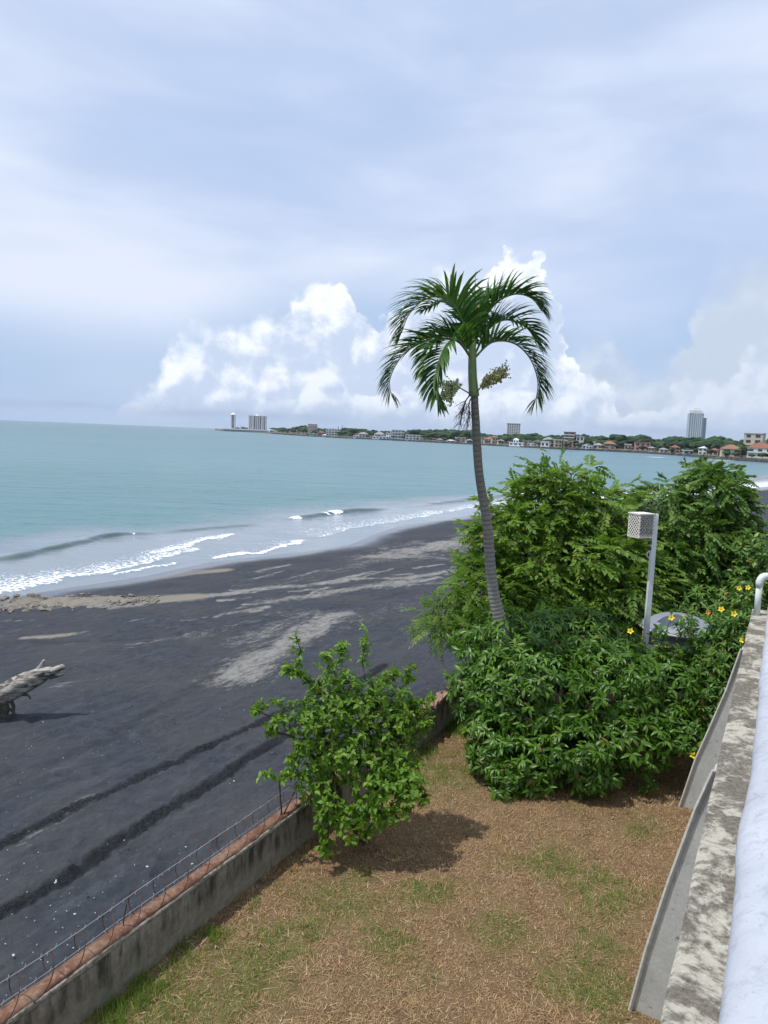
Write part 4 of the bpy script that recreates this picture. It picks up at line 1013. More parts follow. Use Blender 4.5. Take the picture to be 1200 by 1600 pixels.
cm = cage(.30, .38, 10, 12)
bwx, bd, bh = .31, .27, .40
for (c_, s_, nm) in (((0, 0, bh/2), (bwx+.03, bd+.03, .022), 'top_panel'), ((0, 0, -bh/2), (bwx+.01, bd+.01, .02), 'bottom_panel')):
    link(nm, MB().box(c_, s_).mesh(nm), M['lampw'], lb)
for sx in (-1, 1):
    for sy in (-1, 1): link('corner_bar', MB().box((sx*(bwx/2-.008), sy*(bd/2-.008), 0), (.022, .022, bh)).mesh('corner_bar'), M['lampw'], lb)
o = link('perforated_panel', cm, M['lampw'], lb); o.location = (0, -bd/2, 0)
cs_ = cage(.26, .38, 9, 12, 'perforated_panel')
for x_, r_ in ((-bwx/2, R(90)), (bwx/2, R(90))):
    o = link('perforated_panel', cs_, M['lampw'], lb); o.location = (x_, 0, 0); o.rotation_euler = (0, 0, r_)
link('lamp_core', MB().lathe([(0.0, -.1), (.06, -.09), (.075, 0), (.05, .09), (0, .1)], 14).mesh('lamp_core', True), M['dark'], lb)
link('back_panel', MB().box((0, bd/2, 0), (bwx-.03, .012, bh-.02)).mesh('back_panel'), M['dark'], lb)
link('top_arm', MB().box((-.14, 0, ztop-.011), (.26, .13, .02)).mesh('top_arm'), M['white_paint'], lp)
for dz in (.50, .60): link('bracket', MB().box((-.075, -.02, ztop-dz), (.05, .05, .055)).mesh('bracket'), M['dark'], lp)
link('cable', MB().tube([(-.07, -.03, ztop-.64), (-.11, -.03, ztop-.68), (-.10, -.03, ztop-.74), (-.06, -.03, ztop-.77)], .008, 6).mesh('cable'), M['white_paint'], lp)

# ---------------------------------------------------------------- grey domed tank behind the bushes
tkp = at_y(1062, 1004, 12.9)
tz = 1.80
to = empty('water_tank', (tkp[0]-.02, 13.0, 0)); tag(to, 'grey round tank top with shallow domed lid between the lamp post and the yellow flowers', 'tank')
M['tank'] = mat_simple('grey_plastic_tank', (.25, .27, .32), .5, .15, 5, .05, .01, .5)
link('tank_body', MB().lathe([(.54, 0), (.55, tz-.12), (.56, tz-.06)], 40).mesh('tank_body', True), M['tank'], to)
link('lid', MB().lathe([(.64, tz-.10), (.66, tz-.05), (.64, tz), (.59, tz+.03), (.48, tz+.10), (.34, tz+.16), (.17, tz+.195), (.001, tz+.205)], 40).mesh('lid', True), M['tank'], to)
link('rim', MB().tube([(.66*math.cos(a), .66*math.sin(a), tz-.05) for a in np.linspace(0, 2*math.pi, 41)], .022, 6, False).mesh('rim', True), M['edge'], to)

# ---------------------------------------------------------------- driftwood
m, t, b = material('bleached_driftwood')
uv = t.new('ShaderNodeTexCoord').outputs['Object']
gr = t.noise(t.vmul(uv, (1.2, 12, 12)), 1.0, 6, .65, .8); n2 = t.noise(uv, 5, 5, .6)
c = t.mix(t.mr(gr, .42, .58), rgb(.07, .064, .053), rgb(.42, .39, .34)); c = t.mix(t.mr(n2, .55, .75, 0, .5), c, rgb(.07, .065, .055))
t.l.new(c, b.inputs['Base Color']); b.inputs['Roughness'].default_value = .9; t.l.new(t.bump(gr, 1.0, .03), b.inputs['Normal']); M['drift'] = m
base = on_beach(8, 1128)
def dpt(x, y, dy=0.0): return at_y(x, y, base[1]+dy)
dw = empty('driftwood_trunk', tuple(base)); tag(dw, 'bleached grey driftwood trunk with forked end leaning up over the black sand', 'driftwood'); dl = np.array(base)
def knobby(pts, rad, seed, k=22, sub=46, ridge=.16):
    pts = np.array(pts, float); tt = np.linspace(0, len(pts)-1, sub)
    P_ = np.stack([np.interp(tt, range(len(pts)), pts[:, i]) for i in range(3)], 1); rr_ = np.interp(tt, range(len(pts)), rad)
    mb = MB().tube(P_, rr_, k); v = mb.v[0]; c_ = np.repeat(P_, k, 0); d = v-c_
    th = np.tile(np.arange(k), sub)*2*math.pi/k; L = np.repeat(tt, k)
    f_ = 1+ridge*(np.abs(np.sin(th*3+L*.5+seed))-.5)+ridge*1.6*(fbm(th*2.2+seed*3, L*1.1, seed, 4)-.5)
    mb.v[0] = c_+d*f_[:, None]; return mb
main = [dpt(-230, 1172)-dl+np.array([0, .3, .0]), dpt(-120, 1148)-dl, dpt(-50, 1118)-dl, dpt(0, 1088)-dl, dpt(38, 1067)-dl, dpt(66, 1054)-dl, dpt(82, 1048)-dl]
link('log', knobby(main, [.22, .24, .25, .24, .235, .17, .10], 3).mesh('log', True), M['drift'], dw)
link('fork', knobby([dpt(52, 1060)-dl, dpt(62, 1045)-dl, dpt(69, 1031)-dl], [.11, .07, .025], 5, 12, 14, .2).mesh('fork', True), M['drift'], dw)
link('fork', knobby([dpt(62, 1056)-dl, dpt(84, 1049)-dl, dpt(98, 1041)-dl, dpt(100, 1046)-dl], [.13, .09, .055, .03], 6, 12, 16, .25).mesh('fork', True), M['drift'], dw)
link('fork', knobby([dpt(78, 1058)-dl, dpt(92, 1055)-dl, dpt(100, 1053)-dl], [.06, .045, .02], 9, 10, 12, .25).mesh('fork', True), M['drift'], dw)
M['driftd'] = mat_simple('damp_dark_root', (.10, .095, .075), .95, .5, 6, .8, .03)
for i, (xa, ya, xb, yb, r_) in enumerate(((4, 1095, 8, 1122, .10), (16, 1092, 21, 1119, .045), (-10, 1098, -8, 1130, .13), (34, 1084, 48, 1092, .035), (8, 1106, 25, 1117, .04), (-4, 1108, 12, 1124, .06))):
    link('root', knobby([dpt(xa, ya, -.1)-dl, (dpt(xa, ya, -.1)+dpt(xb, yb, -.15))/2-dl+np.array([.04, 0, .03]), dpt(xb, yb, -.15)-dl], [r_, r_*.8, r_*.5], 11+i, 10, 12, .35).mesh('root', True), M['driftd'], dw)
# pale shell bits strewn on the dark sand
g = np.random.default_rng(5); mb = MB(); M['shell'] = mat_simple('shell_bits', (.62, .60, .57), .7, .3, 8)
for i in range(700):
    x = g.uniform(-40, 700); y = g.uniform(985, 1560)
    p = at_z(x, y, -.5)
    s_, t_ = p[:2] @ U2, p[:2] @ N2
    if t_ < 5.2: continue
    z, _ = beach_z(p[0:1], p[1:2]); r_ = g.uniform(.003, .008)*(1 if g.random() < .96 else 2.0)
    mb.box((p[0], p[1], z[0]+.015), (r_*2, r_*1.4, r_), Matrix.Rotation(g.uniform(0, 3), 3, "Z"))
tag(link('shell_bits', mb.mesh('shell_bits'), M['shell']), 'small pale shell bits strewn over the black sand', kind='stuff')

mb = MB(); M['crust'] = mat_simple('sand_crust', (.27, .245, .205), .95, .55, 5, .6, .02)
for i in range(430):
    f_ = g.random(); x = f_*255-6; y = 946-8*f_+g.normal()*(7-4*f_); p = on_beach(x, y); r_ = g.uniform(.05, .17)*(1.1-.6*f_)
    bxr = np.array(Matrix.Rotation(g.uniform(0, 3), 3, 'Z') @ Matrix.Rotation(g.normal()*.35, 3, 'X')); v = IV1*np.array([r_*1.7, r_, r_*.5])*(1+.3*(g.random(IV1.shape)-.5))
    mb.add(v @ bxr.T+p+np.array([0, 0, .05]), [tuple(q_) for q_ in IF1])
tag(link('sand_crust_lumps', mb.mesh('sand_crust_lumps'), M['crust']), 'broken crust of pale sand along the small scarp at the left', kind='stuff')
mb = MB()
for i in range(1500):
    x = g.uniform(-60, 720); y = 960+abs(g.normal())*190+g.uniform(0, 60)
    if y > 1560: continue
    p = on_beach(x, y)
    if p[:2] @ N2 < 5.3: continue
    r_ = g.uniform(.004, .013); mb.box(p+np.array([0, 0, r_*.4]), (r_*g.uniform(1, 2.6), r_*g.uniform(.7, 1.4), r_*.8), Matrix.Rotation(g.uniform(0, 3), 3, 'Z'))
M['debris'] = mat_simple('dark_debris', (.045, .042, .042), .95, .5, 6)
tag(link('beach_debris', mb.mesh('beach_debris'), M['debris']), 'dark clods and twigs littered over the black sand', kind='stuff')

# ---------------------------------------------------------------- foliage
LANCE = (np.array([(0, 0, 0), (-.17, .42, .05), (.0, .45, -.015), (.17, .42, .05), (0, .78, -.10), (-.10, .76, -.04), (.10, .76, -.04), (0, 1.0, -.24)]),
         np.array([(0, 2, 1), (0, 3, 2), (1, 2, 5), (2, 4, 5), (2, 3, 6), (2, 6, 4), (5, 4, 7), (4, 6, 7)]))
OVATE = (np.array([(0, 0, 0), (-.27, .38, .06), (.0, .42, -.02), (.27, .38, .06), (-.15, .74, -.02), (.15, .74, -.02), (0, .75, -.09), (0, 1.0, -.2)]),
         np.array([(0, 2, 1), (0, 3, 2), (1, 2, 4), (2, 6, 4), (2, 3, 5), (2, 5, 6), (4, 6, 7), (6, 5, 7)]))
WIDE = (np.array([(0, 0, 0), (-.27, .42, .05), (.27, .42, .05), (0, .5, -.03), (0, 1, -.1)]), np.array([(0, 3, 1), (0, 2, 3), (1, 3, 4), (3, 2, 4)]))
SMALL = (np.array([(0, 0, 0), (-.2, .45, .03), (.2, .45, .03), (0, 1, -.06)]), np.array([(0, 2, 1), (1, 2, 3)]))
def nrm(v): return v/(np.linalg.norm(v, axis=-1, keepdims=True)+1e-9)
def leaf_frames(dirs, up):
    d = nrm(dirs); s_ = nrm(np.cross(d, up)); n_ = np.cross(s_, d); return s_, d, n_
def leaves_mesh(name, pos, dirs, up, size, tmpl, tint):
    V, F = tmpl; s_, d, n_ = leaf_frames(dirs, up)
    co = pos[:, None]+size[:, None, None]*(V[None, :, 0, None]*s_[:, None]+V[None, :, 1, None]*d[:, None]+V[None, :, 2, None]*n_[:, None])
    q = F[None]+(np.arange(len(pos))*len(V))[:, None, None]
    return raw_mesh(name, co.reshape(-1, 3), q.reshape(-1, 3), {'tint': np.repeat(tint, len(V))}, False)
def lobes_world(lobes):
    out = []
    for x, y, Yd, rx, ry, rdep in lobes:
        out.append((at_y(x, y, Yd), np.array([rx/FPX*Yd, rdep, ry/FPX*Yd])))
    return out
def sample_lobes(lobes, n, g, inner=.72, zmin=.02, bump_=.22):
    vol = np.array([(r_[0]*r_[1]+r_[0]*r_[2]+r_[1]*r_[2]) for c_, r_ in lobes]); pr_ = vol/vol.sum(); P_ = []; D_ = []
    while sum(len(p) for p in P_) < n:
        k = g.choice(len(lobes), 4000, p=pr_); c_ = np.array([lobes[i][0] for i in k]); r_ = np.array([lobes[i][1] for i in k])
        d = nrm(g.normal(size=(4000, 3))); lump_ = 1+bump_*(fbm(d[:, 0]*4+k*3.3, d[:, 2]*4+d[:, 1]*3, 17, 3)-.5)*2
        rad_ = 1-(1-inner)*g.random(4000)**1.7; p = c_+r_*d*(rad_*lump_)[:, None]
        ok = p[:, 2] > zmin
        for c2, r2 in lobes: ok &= ~(np.linalg.norm((p-c2)/r2, axis=1) < inner*.86)
        P_.append(p[ok]); D_.append(nrm(d/r_)[ok])
    return np.vstack(P_)[:n], np.vstack(D_)[:n]
def skeleton(basepts, pts, g, sag=.0):
    """join every cluster to the nearest node nearer the base; returns branch tubes by descendant count"""
    nodes = [np.array(b) for b in basepts]; par = [-1]*len(nodes)
    b0 = np.mean(basepts, 0); order = np.argsort(np.linalg.norm(pts-b0, axis=1)); idx = []
    for i in order:
        p = pts[i]; arr = np.array(nodes); dist = np.linalg.norm(arr-p, axis=1)
        rel = np.linalg.norm(arr-b0, axis=1); cost = dist*1.0+.18*np.maximum(0, rel-np.linalg.norm(p-b0)*.9)+.05*rel
        j = int(np.argmin(cost)); d = dist[j]; cur = j
        if d > .22:
            nseg = int(min(5, d//.15)); 
            for k in range(1, nseg):
                q = nodes[j]+(p-nodes[j])*k/nseg+g.normal(size=3)*.018; q[2] += .08*math.sin(k/nseg*math.pi)*d*.6; nodes.append(q); par.append(cur); cur = len(nodes)-1
        nodes.append(p.copy()); par.append(cur)
    nodes = np.array(nodes); cnt = np.ones(len(nodes))
    for i in range(len(nodes)-1, -1, -1):
        if par[i] >= 0: cnt[par[i]] += cnt[i]
    return nodes, par, cnt
def branch_mesh(name, nodes, par, cnt, r0, thin=.0025, k=4, lo=0, hi=1e9):
    V = []; F = []; n = 0
    for i, p in enumerate(par):
        if p < 0 or not (lo <= cnt[i] < hi): continue
        a, b_ = nodes[p], nodes[i]; d = b_-a; l = np.linalg.norm(d)
        if l < 1e-4: continue
        d = d/l; ref = np.array([0, 0, 1.0]) if abs(d[2]) < .9 else np.array([1.0, 0, 0]); u_ = np.cross(d, ref); u_ /= np.linalg.norm(u_); w_ = np.cross(d, u_)
        ra = thin+r0*math.sqrt(min(cnt[p], cnt[i]*1.6)); rb = thin+r0*math.sqrt(cnt[i])
        for rr_, c_ in ((ra, a), (rb, b_)):
            for j in range(k): th = 2*math.pi*j/k; V.append(c_+rr_*(math.cos(th)*u_+math.sin(th)*w_))
        F += [(n+j, n+(j+1) % k, n+k+(j+1) % k, n+k+j) for j in range(k)]; n += 2*k
    if not V: return None
    return MB().add(V, F).mesh(name)
LEAFPARTS = {}
def leaf_parts(parent, off, pos, dirs, up, size, tint, tmpl, mat, n, g, jitter=None):
    """the leaves that show largest, each an object; returns the mask of the rest"""
    vis = np.linalg.norm(pos-CAM, axis=1)
    d = pos-np.mean(pos, 0); score = size/vis*(1+.9*np.clip(-(d @ _f)/1.2, -1, 1)+.5*np.clip(d[:, 2], -1, 1))*g.uniform(.7, 1.3, len(pos))
    pick = np.argsort(-score)[:n]; rest = np.ones(len(pos), bool); rest[pick] = False
    key = (id(tmpl), mat.name)
    if key not in LEAFPARTS:
        L_ = []
        for q in range(5):
            V, F = tmpl; V = V.copy(); V[:, 2] += -.12*q/5*V[:, 1]**2
            me = raw_mesh('leaf', V, F, {'tint': np.full(len(V), q/5+.05)}, False); me.materials.append(mat); L_.append(me)
        LEAFPARTS[key] = L_
    s_, dd_, n_ = leaf_frames(dirs[pick], up[pick])
    for a in range(len(pick)):
        i = pick[a]; o = bpy.data.objects.new('leaf', LEAFPARTS[key][a % 5]); C.objects.link(o); o.parent = parent
        mt = np.eye(4); mt[:3, 0] = s_[a]*size[i]; mt[:3, 1] = dd_[a]*size[i]; mt[:3, 2] = n_[a]*size[i]; mt[:3, 3] = pos[i]-off
        o.matrix_local = Matrix(mt.tolist())
    return rest
def whorls(P_, D_, g, k, spread, droop, L, Lj=.42, young=None):
    """k leaves fanned round each twig tip"""
    n = len(P_); Dn = nrm(D_+g.normal(size=(n, 3))*.35+np.array([0, 0, .25]))
    pos = np.repeat(P_, k, 0); ax = np.repeat(Dn, k, 0); a = g.uniform(0, 2*math.pi, (n, 1))+np.arange(k)*2*math.pi/k+g.normal(size=(n, k))*.25; a = a.reshape(-1, 1)
    ref = np.where(np.abs(ax[:, 2:3]) < .9, np.array([[0, 0, 1.]]), np.array([[1., 0, 0]])); u_ = nrm(np.cross(ax, ref)); w_ = np.cross(ax, u_)
    rad_ = np.cos(a)*u_+np.sin(a)*w_
    d = nrm(rad_*spread+ax*(1-spread*.5)+np.array([0, 0, -1.0])*droop+g.normal(size=pos.shape)*.12)
    pos = pos+ax*g.uniform(-.5, .1, (len(pos), 1))*L*.7
    up = nrm(ax*.8+np.array([0, 0, .7])+g.normal(size=pos.shape)*.2); size = L*g.uniform(1-Lj, 1+Lj, len(pos))
    tint = np.repeat(g.random(n), k)*.6+g.random(len(pos))*.4
    return pos, d, up, size, tint
def pinnate(P_, D_, g, pairs, L, leaf, droop=.25, ang=.9):
    """compound leaves: a midrib with paired leaflets"""
    n = len(P_); ax = nrm(D_*np.array([1, 1, .35])+g.normal(size=(n, 3))*.35); ax = nrm(ax)
    up0 = nrm(np.array([0, 0, 1.0])+g.normal(size=(n, 3))*.25); sd_ = nrm(np.cross(ax, up0)); up_ = np.cross(sd_, ax)
    Ls = L*g.uniform(.65, 1.25, n); pos = []; dr = []; ups = []; sz = []; tn = []; tint0 = g.random(n)
    for i in range(pairs*2+1):
        f = (i//2+1.0)/(pairs+.6) if i < pairs*2 else 1.0; side_ = 0 if i == pairs*2 else (1 if i % 2 else -1)
        c_ = P_+ax*(Ls*f)[:, None]-np.array([0, 0, 1.0])*(droop*Ls*f*f)[:, None]
        d = nrm(ax*(1-.35*abs(side_))+sd_*side_*ang-np.array([0, 0, 1.0])*(droop*f*1.1+.18)+g.normal(size=(n, 3))*.1)
        pos.append(c_); dr.append(d); ups.append(up_+g.normal(size=(n, 3))*.15); sz.append(leaf*Ls/L*(1-.45*abs(f-.5))*g.uniform(.8, 1.15, n)); tn.append(tint0*.75+g.random(n)*.25)
    return np.vstack(pos), np.vstack(dr), nrm(np.vstack(ups)), np.concatenate(sz), np.concatenate(tn)
def plant(name, label, cat, base, lobes, ncl, mat, kind, seed, L=.12, k=7, tmpl=LANCE, spread=.8, droop=.35, nparts=0, r0=.004, inner=.72, leaf=.07, pairs=6, skel=500, stems=3, extra=None, twigmat='twig', bump_=.22, dp=.25, zmin=.03):
    g = np.random.default_rng(seed); LB = lobes_world(lobes); base = np.array(base, float)
    P_, D_ = sample_lobes(LB, ncl, g, inner, zmin, bump_)
    if extra is not None: P_ = np.vstack([P_, extra[0]]); D_ = np.vstack([D_, extra[1]])
    o = empty(name, tuple(base)); tag(o, label, cat)
    bp = [base+np.array([g.uniform(-.12, .12), g.uniform(-.12, .12), -.05]) for _ in range(stems)]
    sel = g.choice(len(P_), min(skel, len(P_)), replace=False)
    nodes, par, cnt = skeleton(bp, P_[sel], g)
    bm_ = branch_mesh('branches', nodes-base, par, cnt, r0, hi=skel*.12)
    if bm_: link('branches', bm_, M[twigmat], o)['kind'] = 'stuff'
    tm_ = branch_mesh('trunk', nodes-base, par, cnt, r0, lo=skel*.12, k=8)
    if tm_: link('trunk', tm_, M['bark'], o)
    if kind == 'whorl': pos, d, up, size, tint = whorls(P_, D_, g, k, spread, droop, L)
    else: pos, d, up, size, tint = pinnate(P_, D_, g, pairs, L, leaf, dp)
    rest = np.ones(len(pos), bool)
    if nparts: rest = leaf_parts(o, base, pos, d, up, size, tint, tmpl, mat, nparts, g)
    f_ = link('foliage', leaves_mesh('foliage', pos[rest]-base, d[rest], up[rest], size[rest], tmpl, tint[rest]), mat, o)
    if nparts or True: f_['kind'] = 'stuff'
    return o, base

def shoot(pts, g, n, jit=.03):
    """cluster points along a leafy shoot"""
    pts = np.array(pts); tt = np.sort(g.uniform(0, len(pts)-1, n)); P_ = np.stack([np.interp(tt, range(len(pts)), pts[:, i]) for i in range(3)], 1)
    T_ = np.stack([np.interp(np.minimum(tt+.2, len(pts)-1), range(len(pts)), pts[:, i]) for i in range(3)], 1)-P_
    return P_+g.normal(size=P_.shape)*jit, nrm(T_+1e-4+g.normal(size=P_.shape)*.03)
def shoots(lst, seed, n=14, jit=.03):
    g = np.random.default_rng(seed); A = []; B = []
    for it in lst:
        p, d = shoot([at_y(x, y, Yd) for x, y, Yd in it], g, n, jit); A.append(p); B.append(d)
    return np.vstack(A), np.vstack(B)

# leaning shrub beside the wall
sx = shoots([[(500, 1110, 8.6), (478, 1060, 8.6), (462, 1020, 8.6), (460, 994, 8.6)], [(540, 1090, 8.7), (535, 1040, 8.7), (531, 990, 8.7)], [(585, 1100, 8.8), (572, 1040, 8.8), (568, 984, 8.8)],
             [(500, 1090, 8.6), (470, 1055, 8.5), (438, 1042, 8.5)], [(520, 1070, 8.5), (513, 1040, 8.5), (510, 1020, 8.5)], [(610, 1100, 8.8), (630, 1060, 8.9), (648, 1042, 8.9)], [(560, 1120, 8.6), (600, 1060, 8.8), (620, 1050, 8.8)],
             [(480, 1120, 8.4), (440, 1095, 8.3), (412, 1098, 8.3), (400, 1112, 8.3)], [(490, 1140, 8.3), (440, 1115, 8.3), (422, 1135, 8.2), (424, 1150, 8.2)], [(470, 1215, 8.1), (440, 1212, 8.1), (403, 1211, 8.0)],
             [(500, 1160, 8.2), (462, 1170, 8.2), (455, 1195, 8.1)], [(620, 1150, 8.7), (655, 1100, 8.8), (674, 1092, 8.8)], [(620, 1160, 8.6), (655, 1140, 8.7), (672, 1128, 8.7)], [(600, 1210, 8.3), (640, 1225, 8.3), (672, 1245, 8.2)],
             [(560, 1260, 8.2), (580, 1262, 8.0), (604, 1286, 8.0)], [(520, 1270, 8.1), (540, 1290, 8.0), (556, 1312, 7.9)], [(500, 1270, 8.0), (505, 1300, 7.95), (508, 1332, 7.9)], [(550, 1260, 8.1), (570, 1290, 8.0), (572, 1310, 8.0)]], 3, 26, .035)
plant('leaning_shrub', 'bright green spreading shrub with upright shoots leaning over the garden wall', 'shrub', (-.05, 8.75, 0),
      [(540, 1090, 8.7, 70, 45, .45), (490, 1125, 8.5, 48, 40, .35), (600, 1120, 8.8, 62, 52, .45), (640, 1120, 8.9, 32, 38, .3), (560, 1170, 8.6, 80, 50, .5), (500, 1180, 8.4, 45, 38, .3), (620, 1190, 8.6, 45, 36, .35),
       (505, 1235, 8.3, 38, 32, .3), (640, 1215, 8.3, 28, 26, .25), (540, 1275, 8.1, 42, 24, .22), (590, 1225, 8.2, 50, 26, .3), (638, 1238, 8.2, 34, 28, .25), (600, 1268, 8.1, 40, 24, .2)],
      1500, M['leaf_shrub'], 'whorl', 21, L=.070, k=6, tmpl=OVATE, spread=.9, droop=.40, nparts=300, r0=.0022, inner=.25, skel=620, stems=6, extra=sx, bump_=.3)
# big glossy bush
plant('glossy_bush', 'wide dark glossy green bush with drooping leaves in front of the palm base', 'bush', (2.6, 11.4, 0),
      [(800, 1010, 11.7, 85, 58, .9), (890, 990, 12.0, 80, 42, .9), (955, 1020, 12.0, 68, 44, .9), (1054, 1038, 11.6, 46, 30, .35), (760, 1080, 11.2, 62, 62, .7), (850, 1080, 10.9, 90, 78, .8), (950, 1080, 10.9, 90, 70, .8), (1030, 1072, 11.2, 68, 52, .7),
       (770, 1160, 10.5, 50, 56, .5), (820, 1190, 10.2, 66, 50, .45), (900, 1170, 10.2, 74, 56, .5), (980, 1150, 10.4, 78, 50, .5), (1050, 1130, 10.7, 46, 44, .4), (790, 1215, 10.0, 34, 36, .3), (925, 1205, 10.0, 40, 30, .3)],
      3600, M['leaf_glossy'], 'whorl', 31, L=.125, k=8, tmpl=LANCE, spread=.95, droop=.55, nparts=300, r0=.0032, inner=.6, skel=600, stems=7, bump_=.35)
# big tree-shrub with compound leaves
ax_ = shoots([[(800, 860, 15), (790, 800, 15), (806, 740, 15)], [(860, 790, 15), (850, 740, 15), (858, 708, 15)], [(880, 780, 15.2), (900, 740, 15.4), (930, 725, 15.5)], [(930, 770, 15.3), (960, 762, 15.5), (1000, 770, 15.6)],
              [(870, 760, 15), (830, 745, 15), (812, 760, 15)], [(780, 850, 14.8), (750, 830, 14.8), (735, 826, 14.7)]], 8, 12, .05)
plant('compound_leaf_tree', 'tall bushy tree with feathery compound leaves right behind the palm trunk', 'tree', (4.4, 15.4, 0),
      [(850, 800, 15.2, 62, 46, 1.0), (910, 800, 15.4, 64, 46, 1.0), (800, 850, 14.9, 60, 60, .9), (870, 870, 14.6, 90, 62, 1.1), (950, 870, 15.0, 66, 62, 1.0), (770, 920, 14.2, 48, 50, .8), (830, 930, 14.0, 66, 46, .9), (930, 930, 14.2, 80, 40, .9), (990, 910, 14.8, 40, 50, .9), (880, 755, 15.2, 48, 24, .5)],
      3000, M['leaf_tree'], 'pinnate', 41, L=.42, leaf=.145, pairs=6, tmpl=WIDE, r0=.0045, inner=.5, skel=420, stems=3, extra=ax_, bump_=.4)
plant('overhanging_shrub', 'feathery pale green shrub reaching left over the beach below the palm', 'shrub', (2.1, 14.6, -.3),
      [(735, 940, 13.6, 50, 42, .6), (700, 965, 13.3, 44, 26, .5), (680, 985, 13.0, 28, 18, .4), (745, 985, 13.0, 40, 34, .5)],
      560, M['leaf_tree'], 'pinnate', 43, L=.30, leaf=.085, pairs=7, tmpl=SMALL, r0=.003, inner=.35, skel=240, stems=2, bump_=.4, zmin=-.2)
plant('feathery_tree', 'dark fine leaved tree with rounded top behind the lamp post', 'tree', (7.2, 16.6, 0),
      [(1110, 780, 16.8, 52, 48, 1.0), (1040, 800, 16.6, 58, 44, 1.0), (1136, 850, 16.6, 38, 50, .9), (1080, 860, 16.2, 80, 60, 1.1), (1030, 880, 15.9, 50, 56, .9), (1120, 910, 15.8, 66, 44, .9), (1060, 930, 15.4, 70, 34, .8), (1113, 748, 16.8, 24, 20, .4)],
      3300, M['leaf_fine'], 'pinnate', 47, L=.38, leaf=.125, pairs=8, tmpl=WIDE, r0=.0045, inner=.5, skel=380, stems=3, bump_=.4, dp=.4)
plant('corner_bush', 'yellowish green bush behind the white pipe rail', 'bush', (8.3, 15.2, 0),
      [(1170, 880, 15.0, 36, 52, .6), (1215, 915, 14.8, 50, 48, .6), (1165, 935, 14.4, 36, 44, .5), (1178, 862, 15.2, 14, 22, .35), (1240, 905, 15, 50, 40, .7)],
      620, M['leaf_vine'], 'whorl', 53, L=.11, k=6, tmpl=OVATE, spread=.9, droop=.25, r0=.003, inner=.4, skel=200, stems=3)
sx3 = shoots([[(1092, 1012, 11.6), (1082, 985, 11.6), (1076, 966, 11.6)], [(1085, 1010, 11.6), (1066, 990, 11.6), (1050, 968, 11.5)], [(1040, 1020, 11.5), (1034, 995, 11.5), (1033, 975, 11.4)], [(1110, 1000, 11.6), (1112, 975, 11.6), (1106, 960, 11.5)], [(1140, 990, 11.6), (1146, 965, 11.5)], [(1150, 990, 11.6), (1166, 962, 11.6)]], 5, 11, .04)
vo_, vb = plant('allamanda_bush', 'light green shrub with yellow trumpet flowers beside the far end of the ledge', 'shrub', (4.95, 11.6, 0),
      [(1112, 1016, 11.6, 34, 28, .4), (1140, 990, 11.7, 34, 34, .4), (1150, 1030, 11.4, 30, 44, .4), (1120, 1060, 11.2, 36, 46, .4), (1100, 1110, 10.9, 36, 48, .35), (1080, 1160, 10.4, 34, 24, .3), (1075, 975, 12.2, 12, 16, .12)],
      820, M['leaf_vine'], 'whorl', 61, L=.12, k=5, tmpl=LANCE, spread=.8, droop=.15, r0=.003, inner=.35, skel=260, stems=4, extra=sx3)
def flower_mesh(mat, r_, name='flower'):
    mb = MB()
    for i in range(5):
        a = i*2*math.pi/5; ca, sa = math.cos(a), math.sin(a); cb, sb = math.cos(a+.62), math.sin(a+.62); cc, sc = math.cos(a-.62), math.sin(a-.62)
        mb.add([(ca*.15*r_, sa*.15*r_, -.25*r_), (cb*.62*r_, sb*.62*r_, .04*r_), (ca*1.0*r_, sa*1.0*r_, .10*r_), (cc*.62*r_, sc*.62*r_, .04*r_), (ca*.6*r_, sa*.6*r_, -.04*r_)], [(0, 4, 1), (0, 3, 4), (4, 2, 1), (4, 3, 2)])
    mb.tube([(0, 0, -.75*r_), (0, 0, -.2*r_)], [.07*r_, .17*r_], 6, False); me = mb.mesh(name); me.materials.append(mat); return me
fy = flower_mesh(M['yellow'], .055); fo = flower_mesh(M['orange_petal'], .042)
for x, y, Yd, me in ((1147, 959, 11.3, fy), (1127, 952, 11.35, fy), (985, 986, 11.0, fy), (1049, 965, 11.3, fy), (1106, 957, 11.35, fo), (1169, 918, 13.9, fy), (1155, 919, 13.9, fy), (1083, 1180, 10.1, fy), (1160, 1000, 11.2, fy)):
    p = at_y(x, y, Yd); o = link('flower', me, None, vo_, tuple(p-vb)); dv = Vector(CAM-p).normalized()+Vector((random.uniform(-.3, .3), 0, random.uniform(.2, .8)))
    o.rotation_euler = dv.to_track_quat('Z', 'Y').to_euler()
for (x, y, nm, lab, sc_, seed) in ((1010, 1242, 'seedling', 'small bright green seedling on bare soil near the grey fins', 1.0, 71), (1082, 1175, 'seedling', 'pale whorled seedling below the yellow flowered shrub', 1.1, 72)):
    b_ = at_z(x, y, 0); g = np.random.default_rng(seed); n = 16
    P_ = b_+np.stack([g.normal(size=n)*.07, g.normal(size=n)*.06, g.uniform(.05, .24, n)*sc_], 1); D_ = nrm(P_-b_+np.array([0, 0, .1]))
    o = empty(nm, tuple(b_)); tag(o, lab, 'seedling'); pos, d, up, size, tint = whorls(P_, D_, g, 5, .9, .2, .085)
    nodes, par, cnt = skeleton([b_], P_, g); link('stem', branch_mesh('stem', nodes-b_, par, cnt, .0015), M['twig'], o)
    tag(link('foliage', leaves_mesh('foliage', pos-b_, d, up, size, OVATE, tint), M['leaf_vine'], o), kind='stuff')
